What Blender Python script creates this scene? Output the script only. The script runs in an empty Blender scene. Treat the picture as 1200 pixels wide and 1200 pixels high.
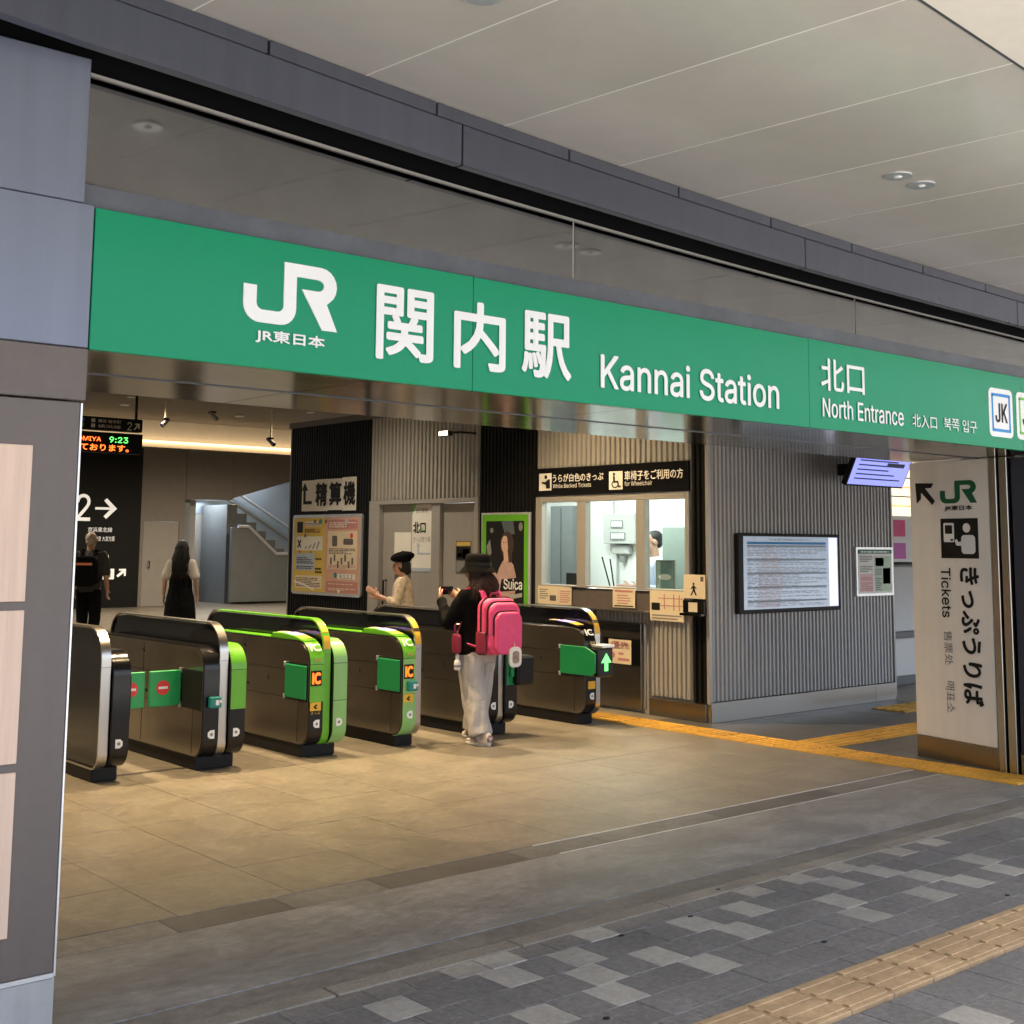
import bpy, bmesh, math, random
from mathutils import Vector, Matrix, noise as mnoise
from mathutils.geometry import tessellate_polygon
random.seed(7)
sc = bpy.context.scene
COL = sc.collection
R = math.radians

# ------------------------------------------------------------------ camera
cam_d = bpy.data.cameras.new('camera')
cam = bpy.data.objects.new('camera', cam_d); COL.objects.link(cam); sc.camera = cam
fw = Vector((0.64773, 0.75252, 0.11899)); rt = Vector((0.75728, -0.65304, 0.00775)); up = Vector((-0.08353, -0.08509, 0.99287))
mw = Matrix.Identity(4)
for i in range(3):
    mw[i][0] = rt[i]; mw[i][1] = up[i]; mw[i][2] = -fw[i]
mw.translation = Vector((0, 0, 1.65))
cam.matrix_world = mw
cam_d.sensor_fit = 'HORIZONTAL'; cam_d.sensor_width = 36.0
cam_d.lens = 36.0 * 1479.9 / 1200.0
cam_d.shift_y = -140.0 / 1200.0
cam_d.clip_start = 0.05; cam_d.clip_end = 600

# ------------------------------------------------------------------ world, sun, exposure
SUN_EL, SUN_AZ = 66.0, 165.0      # azimuth: degrees clockwise from +Y
wld = bpy.data.worlds.new('World'); sc.world = wld; wld.use_nodes = True
nt = wld.node_tree
sky = nt.nodes.new('ShaderNodeTexSky'); sky.sky_type = 'NISHITA'; sky.sun_disc = False
sky.sun_elevation = R(SUN_EL); sky.sun_rotation = R(SUN_AZ); sky.air_density = 1.0; sky.dust_density = 4.0; sky.ozone_density = 1.0
bg = nt.nodes['Background']; bg.inputs['Strength'].default_value = 0.15
nt.links.new(sky.outputs[0], bg.inputs['Color'])
sd = bpy.data.lights.new('sun', 'SUN'); sd.energy = 4.0; sd.angle = R(0.6); sd.color = (1.0, 0.96, 0.9)
so = bpy.data.objects.new('sun', sd); COL.objects.link(so)
az = R(SUN_AZ); el = R(SUN_EL)
sdir = Vector((math.sin(az) * math.cos(el), math.cos(az) * math.cos(el), math.sin(el)))
so.rotation_euler = sdir.to_track_quat('Z', 'Y').to_euler(); so.location = sdir * 30
vs = sc.view_settings; vs.view_transform = 'Standard'; vs.look = 'None'; vs.gamma = 1.0; vs.use_curve_mapping = False
vs.exposure = 1.7
sc.render.engine = 'CYCLES'
sc.cycles.use_denoising = True
sc.cycles.max_bounces = 7; sc.cycles.diffuse_bounces = 4; sc.cycles.glossy_bounces = 4; sc.cycles.transmission_bounces = 4
sc.cycles.caustics_reflective = False; sc.cycles.caustics_refractive = False
sc.cycles.sample_clamp_indirect = 3.0

# ------------------------------------------------------------------ materials
MATS = {}
def M(name, col, rough=0.55, metal=0.0, var=0.10, scale=3.0, bump=0.0, bscale=40.0, emit=0.0, ecol=None, spec=0.5,
      coat=0.0, rnd=0.0, stain=0.0, sscale=0.8, stretch=None, rvar=0.08, alpha=None, trans=0.0, streak=0.0):
    if name in MATS: return MATS[name]
    m = bpy.data.materials.new(name); m.use_nodes = True; MATS[name] = m
    t = m.node_tree; N = t.nodes; L = t.links
    b = N['Principled BSDF']
    b.inputs['Roughness'].default_value = rough; b.inputs['Metallic'].default_value = metal
    b.inputs['Specular IOR Level'].default_value = spec; b.inputs['Coat Weight'].default_value = coat
    b.inputs['Coat Roughness'].default_value = 0.1
    if trans: b.inputs['Transmission Weight'].default_value = trans
    geo = N.new('ShaderNodeNewGeometry'); pos = geo.outputs['Position']
    if stretch:
        mp = N.new('ShaderNodeMapping'); mp.inputs['Scale'].default_value = stretch
        L.new(pos, mp.inputs['Vector']); pos = mp.outputs['Vector']
    n1 = N.new('ShaderNodeTexNoise'); n1.inputs['Scale'].default_value = scale; n1.inputs['Detail'].default_value = 8
    n1.inputs['Roughness'].default_value = 0.74
    L.new(pos, n1.inputs['Vector'])
    mr = N.new('ShaderNodeMapRange'); mr.inputs['From Min'].default_value = 0.3; mr.inputs['From Max'].default_value = 0.7
    mr.inputs['To Min'].default_value = 1 - var; mr.inputs['To Max'].default_value = 1 + var
    L.new(n1.outputs['Fac'], mr.inputs['Value'])
    fac = mr.outputs['Result']
    def mul(a, bb):
        q = N.new('ShaderNodeMath'); q.operation = 'MULTIPLY'; L.new(a, q.inputs[0]); L.new(bb, q.inputs[1]); return q.outputs[0]
    if rnd:
        oi = N.new('ShaderNodeObjectInfo'); r2 = N.new('ShaderNodeMapRange')
        r2.inputs['To Min'].default_value = 1 - rnd; r2.inputs['To Max'].default_value = 1 + rnd
        L.new(oi.outputs['Random'], r2.inputs['Value']); fac = mul(fac, r2.outputs['Result'])
    if stain:
        n2 = N.new('ShaderNodeTexNoise'); n2.inputs['Scale'].default_value = sscale; n2.inputs['Detail'].default_value = 8
        n2.inputs['Roughness'].default_value = 0.72; n2.inputs['Distortion'].default_value = 0.6
        L.new(pos, n2.inputs['Vector'])
        r3 = N.new('ShaderNodeMapRange'); r3.inputs['From Min'].default_value = 0.42; r3.inputs['From Max'].default_value = 0.62
        r3.inputs['To Min'].default_value = 1 - stain; r3.inputs['To Max'].default_value = 1.0
        L.new(n2.outputs['Fac'], r3.inputs['Value']); fac = mul(fac, r3.outputs['Result'])
    if streak:
        m4 = N.new('ShaderNodeMapping'); m4.inputs['Scale'].default_value = (9, 9, 0.35); L.new(geo.outputs['Position'], m4.inputs['Vector'])
        n4 = N.new('ShaderNodeTexNoise'); n4.inputs['Scale'].default_value = 1.6; n4.inputs['Detail'].default_value = 6
        L.new(m4.outputs['Vector'], n4.inputs['Vector'])
        r4 = N.new('ShaderNodeMapRange'); r4.inputs['From Min'].default_value = 0.35; r4.inputs['From Max'].default_value = 0.7
        r4.inputs['To Min'].default_value = 1.0; r4.inputs['To Max'].default_value = 1 - streak
        L.new(n4.outputs['Fac'], r4.inputs['Value']); fac = mul(fac, r4.outputs['Result'])
    hsv = N.new('ShaderNodeHueSaturation'); hsv.inputs['Color'].default_value = (*col, 1)
    L.new(fac, hsv.inputs['Value']); L.new(hsv.outputs['Color'], b.inputs['Base Color'])
    rr = N.new('ShaderNodeMapRange'); rr.inputs['To Min'].default_value = max(0.02, rough - rvar); rr.inputs['To Max'].default_value = min(1, rough + rvar)
    L.new(n1.outputs['Fac'], rr.inputs['Value']); L.new(rr.outputs['Result'], b.inputs['Roughness'])
    if bump:
        n3 = N.new('ShaderNodeTexNoise'); n3.inputs['Scale'].default_value = bscale; n3.inputs['Detail'].default_value = 4
        L.new(geo.outputs['Position'], n3.inputs['Vector'])
        bp = N.new('ShaderNodeBump'); bp.inputs['Strength'].default_value = bump; bp.inputs['Distance'].default_value = 0.02
        L.new(n3.outputs['Fac'], bp.inputs['Height']); L.new(bp.outputs['Normal'], b.inputs['Normal'])
    if emit:
        b.inputs['Emission Color'].default_value = (*(ecol or col), 1); b.inputs['Emission Strength'].default_value = emit
    return m

m_pave = M('paver_dark', (0.175, 0.168, 0.163), 0.55, var=0.40, scale=32, rnd=0.07, bump=0.35, bscale=120, stain=0.18, sscale=1.6)
m_pavel = M('paver_light', (0.345, 0.328, 0.295), 0.55, var=0.24, scale=32, rnd=0.07, bump=0.2, bscale=120, stain=0.18, sscale=2.2)
m_joint = M('joint_mortar', (0.12, 0.12, 0.118), 0.85, var=0.2, scale=20)
m_kerb = M('kerb_concrete', (0.225, 0.21, 0.18), 0.7, var=0.28, scale=70, bump=0.25, bscale=90, stain=0.3, sscale=1.2)
m_conc = M('threshold_concrete', (0.235, 0.232, 0.225), 0.45, var=0.34, scale=16, bump=0.2, bscale=90, stain=0.34, sscale=2.0, stretch=(0.8, 1.25, 1), rvar=0.14)
m_concd = M('threshold_dark_slab', (0.105, 0.098, 0.09), 0.5, var=0.22, scale=14, bump=0.15, bscale=90, stain=0.3, sscale=1.4)
m_concm = M('threshold_mid_slab', (0.175, 0.168, 0.156), 0.5, var=0.34, scale=18, bump=0.15, bscale=90, stain=0.35, sscale=1.4)
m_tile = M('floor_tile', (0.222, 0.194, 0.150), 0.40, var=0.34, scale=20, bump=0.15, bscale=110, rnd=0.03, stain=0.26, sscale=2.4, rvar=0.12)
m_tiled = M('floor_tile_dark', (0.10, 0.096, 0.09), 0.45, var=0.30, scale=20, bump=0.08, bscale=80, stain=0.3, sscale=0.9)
m_floor = M('floor_base', (0.17, 0.155, 0.13), 0.5, var=0.1, scale=6, stain=0.2)
m_bounce = M('bounce_pale', (0.42, 0.41, 0.39), 0.8, var=0.12, scale=6, stain=0.2)  # pale so the added, unseen ground throws light back up
m_asph = M('asphalt', (0.11, 0.11, 0.115), 0.85, var=0.2, scale=30, bump=0.3, bscale=80)
m_yel = M('tactile_yellow', (0.66, 0.37, 0.05), 0.55, var=0.14, scale=14, rnd=0.06, stain=0.3, sscale=1.5)
m_tan = M('tactile_tan', (0.44, 0.305, 0.17), 0.6, var=0.24, scale=26, rnd=0.05, stain=0.25, sscale=2.0)
m_rail = M('floor_rail_metal', (0.62, 0.60, 0.57), 0.4, 0.6, var=0.15, scale=9)
m_beam = M('shaded_blue_panel', (0.085, 0.092, 0.120), 0.30, 0.45, var=0.06, scale=1.2, rnd=0.10, streak=0.12, bump=0.02, bscale=6)  # pillar's blue grey, beam's dimmer reflections put in as a darker colour
m_blue = M('blue_grey_panel', (0.165, 0.185, 0.245), 0.36, 0.35, var=0.05, scale=1.2, streak=0.10, bump=0.02, bscale=6)
m_blued = M('blue_grey_dark', (0.075, 0.082, 0.105), 0.38, 0.25, var=0.06, scale=1.2, streak=0.12)
m_brown = M('brown_panel', (0.118, 0.097, 0.09), 0.5, 0.0, var=0.10, scale=25, bump=0.05, bscale=120, streak=0.06)
m_board = M('warm_grey_board', (0.118, 0.097, 0.09), 0.45, var=0.08, scale=20, streak=0.08)
m_wood = M('pale_wood_board', (0.68, 0.50, 0.39), 0.5, var=0.10, scale=4, stretch=(10, 10, 0.5), streak=0.05)
m_alu = M('aluminium_trim', (0.75, 0.76, 0.78), 0.35, 0.7, var=0.05)
m_basetile = M('base_tile', (0.36, 0.37, 0.38), 0.45, var=0.08, scale=10, streak=0.2)
m_canopy = M('canopy_panel', (0.56, 0.525, 0.475), 0.2, 0.0, var=0.04, scale=1.5, rnd=0.03, streak=0.0, stain=0.06, sscale=1.1, rvar=0.05)
m_seam = M('canopy_seam', (0.80, 0.78, 0.72), 0.6)
m_cream = M('cream_slab', (0.80, 0.75, 0.66), 0.6, var=0.05, scale=8, bump=0.06, bscale=60)
m_trans = M('transom_polished', (0.150, 0.145, 0.137), 0.055, 1.0, var=0.10, scale=1.8, stain=0.12, sscale=1.0, rvar=0.03)
m_dkrail = M('dark_steel_rail', (0.10, 0.11, 0.13), 0.4, 0.3, var=0.14, scale=6, stain=0.2, sscale=3)
m_black = M('black_void', (0.004, 0.004, 0.0045), 0.8, spec=0.1)
m_green = M('sign_green', (0.0, 0.250, 0.118), 0.2, var=0.04, scale=1.0, spec=0.22, rvar=0.04)
m_white = M('letter_white', (0.82, 0.83, 0.84), 0.45, var=0.03)
m_soff = M('soffit_polished', (0.062, 0.060, 0.057), 0.14, 1.0, var=0.15, scale=1.5, bump=0.05, bscale=2.5, rvar=0.05)
m_steel = M('stainless', (0.50, 0.485, 0.46), 0.28, 1.0, var=0.02, scale=2, rvar=0.015)
m_steelw = M('stainless_side', (0.29, 0.262, 0.222), 0.24, 0.92, var=0.08, scale=2.2, stain=0.12, sscale=1.5, rvar=0.05)
m_grey = M('grey_fluted', (0.43, 0.428, 0.43), 0.45, 0.1, var=0.06, scale=4, streak=0.06)
m_beige = M('beige_fluted', (0.33, 0.315, 0.285), 0.5, 0.0, var=0.06, scale=4)
m_dark = M('black_fluted', (0.007, 0.007, 0.0065), 0.5, var=0.1, spec=0.25)
m_doorc = M('door_grey', (0.33, 0.315, 0.29), 0.45, var=0.05, scale=5, streak=0.05)
m_dooredge = M('door_frame', (0.40, 0.385, 0.36), 0.4, 0.3, var=0.05)
m_blk = M('gloss_black', (0.006, 0.006, 0.007), 0.2, var=0.1, spec=0.4)
m_blkm = M('matte_black', (0.009, 0.009, 0.0095), 0.55, var=0.15, spec=0.25)
m_ggrn = M('gate_green', (0.13, 0.44, 0.025), 0.32, var=0.04)
m_glgt = M('gate_pale_green', (0.24, 0.50, 0.17), 0.32, var=0.04)
m_flap = M('flap_green', (0.012, 0.23, 0.075), 0.35, var=0.06)
m_glass_d = M('smoked_glass', (0.008, 0.009, 0.013), 0.06, var=0.05, spec=0.6)
m_red = M('sign_red', (0.72, 0.04, 0.035), 0.45)
m_teal = M('teal_plastic', (0.01, 0.22, 0.21), 0.35)
m_yelp = M('yellow_sticker', (0.78, 0.45, 0.03), 0.5)
m_amber = M('amber_led', (0.9, 0.16, 0.03), 0.5, emit=1.3, ecol=(1.0, 0.14, 0.02))
m_orange = M('orange_display', (0.9, 0.16, 0.02), 0.4, emit=0.7, ecol=(1.0, 0.13, 0.01))
m_purple = M('purple_glow', (0.45, 0.30, 0.8), 0.3, emit=0.5, ecol=(0.5, 0.36, 0.95))
m_grnled = M('green_led', (0.1, 0.8, 0.15), 0.4, emit=0.9, ecol=(0.12, 0.85, 0.14))
m_litp = M('backlit_white', (0.75, 0.73, 0.68), 0.6, emit=0.16, ecol=(1.0, 0.95, 0.88))
m_paper = M('paper_white', (0.78, 0.76, 0.71), 0.65, var=0.04)
m_cremp = M('paper_cream', (0.72, 0.62, 0.45), 0.65, var=0.05)
m_pyel = M('print_yellow', (0.66, 0.48, 0.09), 0.5, var=0.08)
m_ppink = M('print_pink', (0.62, 0.36, 0.27), 0.5, var=0.08)
m_ppk2 = M('print_rose', (0.50, 0.22, 0.20), 0.5, var=0.08)
m_pblue = M('print_paleblue', (0.42, 0.50, 0.62), 0.5, var=0.05)
m_ink = M('ink_black', (0.01, 0.01, 0.01), 0.6, spec=0.25)
m_inkg = M('ink_grey', (0.22, 0.22, 0.22), 0.6)
m_jrg = M('emblem_green', (0.0, 0.10, 0.045), 0.5)
m_jkblue = M('line_blue', (0.03, 0.25, 0.62), 0.5)
m_jkgrn = M('line_green', (0.20, 0.50, 0.10), 0.5)
m_wwall = M('office_white', (0.80, 0.80, 0.77), 0.6, var=0.03)
m_cab = M('cabinet_grey', (0.46, 0.46, 0.44), 0.5, var=0.04)
m_panelw = M('pillar_white', (0.84, 0.815, 0.785), 0.5, var=0.03, scale=6, streak=0.05)
m_navy = M('navy_panel', (0.022, 0.027, 0.045), 0.4, var=0.08)
m_ceil = M('hall_ceiling', (0.12, 0.111, 0.1), 0.55, var=0.08)
m_bwall = M('hall_brown_wall', (0.23, 0.205, 0.185), 0.55, var=0.08, scale=6, bump=0.05)
m_bwall2 = M('hall_side_wall', (0.35, 0.33, 0.30), 0.6, var=0.08)
m_lblue = M('lift_pale_steel', (0.42, 0.48, 0.53), 0.35, 0.5, var=0.06)
m_dgrey = M('stair_grey', (0.15, 0.16, 0.165), 0.5, var=0.1)
m_cove = M('cove_light', (1, 0.82, 0.55), 0.5, emit=0.75, ecol=(1.0, 0.68, 0.36))
m_lamp = M('lamp_glow', (1, 0.9, 0.75), 0.5, emit=8.0, ecol=(1.0, 0.78, 0.5))
m_lampw = M('office_tube_glow', (1, 1, 1), 0.5, emit=3.0, ecol=(0.95, 1.0, 0.97))
m_screen = M('screen_blue', (0.22, 0.24, 0.72), 0.25, emit=0.42, ecol=(0.25, 0.28, 0.85))
m_scrw = M('screen_white', (0.7, 0.72, 0.85), 0.3, emit=0.3, ecol=(0.7, 0.72, 0.95))
m_mon = M('monitor_picture', (0.30, 0.36, 0.45), 0.12, emit=0.14, ecol=(0.42, 0.52, 0.66), var=0.25, scale=1.4)
m_skin = M('skin', (0.52, 0.30, 0.21), 0.5, var=0.06, scale=20)
m_hair = M('hair_black', (0.006, 0.005, 0.005), 0.45, var=0.3, scale=60, stretch=(6, 6, 0.4), bump=0.5, bscale=90)
m_hairb = M('hair_brown', (0.040, 0.014, 0.008), 0.42, var=0.4, scale=60, stretch=(6, 6, 0.4), bump=0.5, bscale=90)
m_hairg = M('hair_grey', (0.50, 0.42, 0.34), 0.55, var=0.2, scale=40)
m_fblk = M('fabric_black', (0.0045, 0.0045, 0.005), 0.9, var=0.2, scale=30, bump=0.6, bscale=14, spec=0.1)
m_fgrey = M('fabric_grey', (0.42, 0.40, 0.385), 0.85, var=0.10, scale=9, stretch=(3, 3, 0.5), bump=0.7, bscale=11)
m_fpink = M('fabric_pink', (0.80, 0.075, 0.22), 0.6, var=0.08, scale=10, bump=0.35, bscale=18)
m_fpinkd = M('fabric_pink_dark', (0.22, 0.015, 0.05), 0.6, var=0.1)
m_fcream = M('fabric_print_cream', (0.52, 0.43, 0.33), 0.8, var=0.5, scale=22, bump=0.4, bscale=14)
m_fwhite = M('fabric_white', (0.62, 0.58, 0.54), 0.8, var=0.06, bump=0.5, bscale=14)
m_fdgrey = M('fabric_dark_grey', (0.035, 0.033, 0.032), 0.85, var=0.12, bump=0.5, bscale=14)
m_shoe = M('shoe_white', (0.58, 0.53, 0.49), 0.6, var=0.12, scale=30)
m_shoed = M('shoe_mauve', (0.24, 0.14, 0.14), 0.6, var=0.12, scale=30)
m_chrm = M('chrome', (0.7, 0.7, 0.68), 0.2, 1.0)
m_tmach = M('machine_white', (0.66, 0.66, 0.66), 0.4, var=0.04)
m_tcream = M('lit_cream_sign', (0.80, 0.70, 0.45), 0.5, emit=0.45, ecol=(0.95, 0.82, 0.55))
m_magenta = M('print_magenta', (0.62, 0.08, 0.22), 0.5)

def glass_mat():
    m = bpy.data.materials.new('window_glass'); m.use_nodes = True; t = m.node_tree; N = t.nodes; L = t.links
    for n in list(N): N.remove(n)
    o = N.new('ShaderNodeOutputMaterial'); tr = N.new('ShaderNodeBsdfTransparent'); gl = N.new('ShaderNodeBsdfGlossy')
    gl.inputs['Roughness'].default_value = 0.02; tr.inputs['Color'].default_value = (0.90, 0.95, 0.93, 1)
    fr = N.new('ShaderNodeFresnel'); fr.inputs['IOR'].default_value = 1.45; mx = N.new('ShaderNodeMixShader')
    gg = N.new('ShaderNodeNewGeometry'); iv = N.new('ShaderNodeMath'); iv.operation = 'SUBTRACT'; iv.inputs[0].default_value = 1.0; L.new(gg.outputs['Backfacing'], iv.inputs[1])
    mf = N.new('ShaderNodeMath'); mf.operation = 'MULTIPLY'; L.new(fr.outputs[0], mf.inputs[0]); L.new(iv.outputs[0], mf.inputs[1])
    L.new(mf.outputs[0], mx.inputs[0]); L.new(tr.outputs[0], mx.inputs[1]); L.new(gl.outputs[0], mx.inputs[2]); L.new(mx.outputs[0], o.inputs['Surface'])
    return m
m_glass = glass_mat()

# ------------------------------------------------------------------ object helpers
WP = {}
def tag(o, label=None, cat=None, group=None, kind=None):
    if label: o['label'] = label
    if cat: o['category'] = cat
    if group: o['group'] = group
    if kind: o['kind'] = kind
    return o
def empty(name, loc, label=None, cat=None, group=None, kind=None):
    o = bpy.data.objects.new(name, None); COL.objects.link(o); o.location = loc; o.empty_display_size = 0.1
    WP[o.name] = Vector(loc); return tag(o, label, cat, group, kind)
def smooth_auto(me, ang=35):
    me.shade_smooth() if hasattr(me, 'shade_smooth') else None
    try: me.set_sharp_from_angle(angle=R(ang))
    except Exception: pass
def finish(name, me, mat, parent=None, label=None, cat=None, group=None, kind=None, smooth=True, recenter=True):
    """me holds world coordinates; the object's origin goes to its base centre"""
    if len(me.vertices) and recenter:
        xs = [v.co.x for v in me.vertices]; ys = [v.co.y for v in me.vertices]; zs = [v.co.z for v in me.vertices]
        c = Vector(((min(xs) + max(xs)) / 2, (min(ys) + max(ys)) / 2, min(zs)))
    else: c = Vector((0, 0, 0))
    me.transform(Matrix.Translation(-c))
    if mat: me.materials.clear(); me.materials.append(mat)
    if smooth: smooth_auto(me)
    o = bpy.data.objects.new(name, me); COL.objects.link(o)
    if parent is not None:
        o.parent = parent; o.location = c - WP[parent.name]
    else: o.location = c
    WP[o.name] = c
    return tag(o, label, cat, group, kind)
class MB:
    def __init__(s): s.v = []; s.f = []
    def hexa(s, p):          # 8 points: bottom 4 ccw, top 4 ccw
        b = len(s.v); s.v += [tuple(q) for q in p]
        s.f += [(b+3, b+2, b+1, b), (b+4, b+5, b+6, b+7), (b, b+1, b+5, b+4), (b+1, b+2, b+6, b+5), (b+2, b+3, b+7, b+6), (b+3, b, b+4, b+7)]
    def box(s, x0, y0, z0, x1, y1, z1):
        s.hexa([(x0, y0, z0), (x1, y0, z0), (x1, y1, z0), (x0, y1, z0), (x0, y0, z1), (x1, y0, z1), (x1, y1, z1), (x0, y1, z1)]); return s
    def prism(s, pts, d):    # polygon points (3d, ordered) pushed along vector d
        n = len(pts); b = len(s.v); d = Vector(d)
        s.v += [tuple(p) for p in pts] + [tuple(Vector(p) + d) for p in pts]
        s.f += [tuple(range(b, b+n)), tuple(range(b+2*n-1, b+n-1, -1))]
        for i in range(n):
            j = (i+1) % n; s.f.append((b+i, b+n+i, b+n+j, b+j))
        return s
    def tube(s, pts, rad, seg=8, cap=True, flat=None):
        pts = [Vector(p) for p in pts]; n = len(pts)
        if not isinstance(rad, (list, tuple)): rad = [rad] * n
        b = len(s.v); refn = None
        for i, p in enumerate(pts):
            t = (pts[min(i+1, n-1)] - pts[max(i-1, 0)]).normalized()
            if refn is None:
                refn = Vector((0, 0, 1)) if abs(t.z) < 0.9 else Vector((0, 1, 0))
            a = (refn - t * refn.dot(t)).normalized(); c = t.cross(a); refn = a
            r = rad[i]; r = r if isinstance(r, (list, tuple)) else (r, r)
            for k in range(seg):
                an = 2 * math.pi * k / seg
                s.v.append(tuple(p + a * (math.cos(an) * r[0]) + c * (math.sin(an) * r[1])))
        for i in range(n-1):
            for k in range(seg):
                k2 = (k+1) % seg
                s.f.append((b+i*seg+k, b+i*seg+k2, b+(i+1)*seg+k2, b+(i+1)*seg+k))
        if cap:
            s.f.append(tuple(b+k for k in range(seg-1, -1, -1))); s.f.append(tuple(b+(n-1)*seg+k for k in range(seg)))
        return s
    def lathe(s, prof, c=(0, 0, 0), seg=20, sx=1, sy=1):
        b = len(s.v); n = len(prof)
        for r, z in prof:
            for k in range(seg):
                a = 2*math.pi*k/seg; s.v.append((c[0]+math.cos(a)*r*sx, c[1]+math.sin(a)*r*sy, c[2]+z))
        for i in range(n-1):
            for k in range(seg):
                k2 = (k+1) % seg; s.f.append((b+i*seg+k, b+i*seg+k2, b+(i+1)*seg+k2, b+(i+1)*seg+k))
        s.f.append(tuple(b+k for k in range(seg-1, -1, -1))); s.f.append(tuple(b+(n-1)*seg+k for k in range(seg)))
        return s
    def ell(s, c, r, seg=14, rings=9, rot=None):
        b = len(s.v); c = Vector(c)
        for i in range(1, rings):
            th = math.pi*i/rings
            for k in range(seg):
                ph = 2*math.pi*k/seg
                p = Vector((r[0]*math.sin(th)*math.cos(ph), r[1]*math.sin(th)*math.sin(ph), -r[2]*math.cos(th)))
                if rot: p = rot @ p
                s.v.append(tuple(c+p))
        for e in (-1, 1):
            p = Vector((0, 0, e*r[2])); p = rot @ p if rot else p; s.v.append(tuple(c+p))
        lo = b+(rings-1)*seg; hi = lo+1
        for k in range(seg):
            k2 = (k+1) % seg
            s.f.append((lo, b+k2, b+k)); t = b+(rings-2)*seg; s.f.append((hi, t+k, t+k2))
            for i in range(rings-2): s.f.append((b+i*seg+k, b+i*seg+k2, b+(i+1)*seg+k2, b+(i+1)*seg+k))
        return s
    def mesh(s, bevel=0, seg=1, fix=True):
        me = bpy.data.meshes.new('m'); me.from_pydata(s.v, [], s.f)
        if fix or bevel:
            bm = bmesh.new(); bm.from_mesh(me)
            bmesh.ops.recalc_face_normals(bm, faces=bm.faces)
            if bevel: bmesh.ops.bevel(bm, geom=[e for e in bm.edges if len(e.link_faces) == 2 and e.calc_face_angle(0) > 0.6], offset=bevel, segments=seg, profile=0.5, affect='EDGES', clamp_overlap=True)
            bm.to_mesh(me); bm.free()
        return me
    def build(s, name, mat, parent=None, bevel=0, seg=1, **k):
        return finish(name, s.mesh(bevel, seg), mat, parent, **k)
def box(name, a, b, mat, parent=None, bevel=0, **k):
    lo = [min(a[i], b[i]) for i in range(3)]; hi = [max(a[i], b[i]) for i in range(3)]
    return MB().box(*lo, *hi).build(name, mat, parent, bevel, **k)
def share(src, name, loc, parent=None, **k):     # another object on the same mesh data; loc is world
    o = bpy.data.objects.new(name, src.data); COL.objects.link(o)
    WP[o.name] = Vector(loc)
    if parent is not None: o.parent = parent; o.location = Vector(loc) - WP[parent.name]
    else: o.location = loc
    return tag(o, **k)
_txt = {}
try: INTER = bpy.data.fonts.load(bpy.utils.system_resource('DATAFILES')+'/fonts/Inter.woff2')
except Exception: INTER = None
def text_mesh(body, off, res):
    key = (body, off, res)
    if key not in _txt:
        latin = INTER is not None and body != 'IC' and all(ord(q) < 128 for q in body)
        c = bpy.data.curves.new('t', 'FONT'); c.body = body; c.offset = off; c.resolution_u = res; c.fill_mode = 'BOTH'
        if latin: c.font = INTER; c.fill_mode = 'NONE'
        o = bpy.data.objects.new('t', c); COL.objects.link(o)
        bpy.context.view_layer.update()
        me = bpy.data.meshes.new_from_object(o.evaluated_get(bpy.context.evaluated_depsgraph_get()))
        if not latin: _txt[key] = ([v.co.copy() for v in me.vertices], [tuple(p.vertices) for p in me.polygons])
        else:
            # outlines may overlap inside one letter: fill every outer outline with its own holes
            nb = {}
            for e in me.edges:
                x, y = e.vertices; nb.setdefault(x, []).append(y); nb.setdefault(y, []).append(x)
            seen_, loops = set(), []
            for st0 in nb:
                if st0 in seen_: continue
                lp, cur, prev = [], st0, None
                while cur not in seen_:
                    seen_.add(cur); lp.append(cur); nx = [q for q in nb[cur] if q != prev and q not in seen_]; prev = cur
                    if not nx: break
                    cur = nx[0]
                if len(lp) > 2: loops.append(sorted_dir(lp, me))
            def area(l): return sum(me.vertices[l[i-1]].co.x*me.vertices[l[i]].co.y-me.vertices[l[i]].co.x*me.vertices[l[i-1]].co.y for i in range(len(l)))/2
            def inside(pt, l):
                r_ = False
                for i in range(len(l)):
                    p1_, p2_ = me.vertices[l[i-1]].co, me.vertices[l[i]].co
                    if (p1_.y > pt.y) != (p2_.y > pt.y) and pt.x < (p2_.x-p1_.x)*(pt.y-p1_.y)/(p2_.y-p1_.y)+p1_.x: r_ = not r_
                return r_
            ar = [abs(area(l)) for l in loops]
            def encl(i, j): return ar[j] > ar[i] and all(inside(me.vertices[q].co, loops[j]) for q in loops[i][::max(1, len(loops[i])//12)])
            holes = {}
            for i in range(len(loops)):
                par = [j for j in range(len(loops)) if j != i and encl(i, j)]
                if par: holes.setdefault(min(par, key=lambda j: ar[j]), []).append(i)
            hs_ = {i for v in holes.values() for i in v}; V, Fc = [], []
            for i, l in enumerate(loops):
                if i in hs_: continue
                rings = [[me.vertices[q].co.to_3d() for q in l]]+[[me.vertices[q].co.to_3d() for q in loops[h]] for h in holes.get(i, [])]
                b0 = len(V)
                for rg in rings: V += [Vector((q.x, q.y, 0.00012*(i % 3))) for q in rg]
                Fc += [tuple(b0+t for t in tri) for tri in tessellate_polygon(rings)]
            _txt[key] = (V, Fc)
        bpy.data.objects.remove(o); bpy.data.curves.remove(c); bpy.data.meshes.remove(me)
    return _txt[key]
def sorted_dir(l, me): return l
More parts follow.
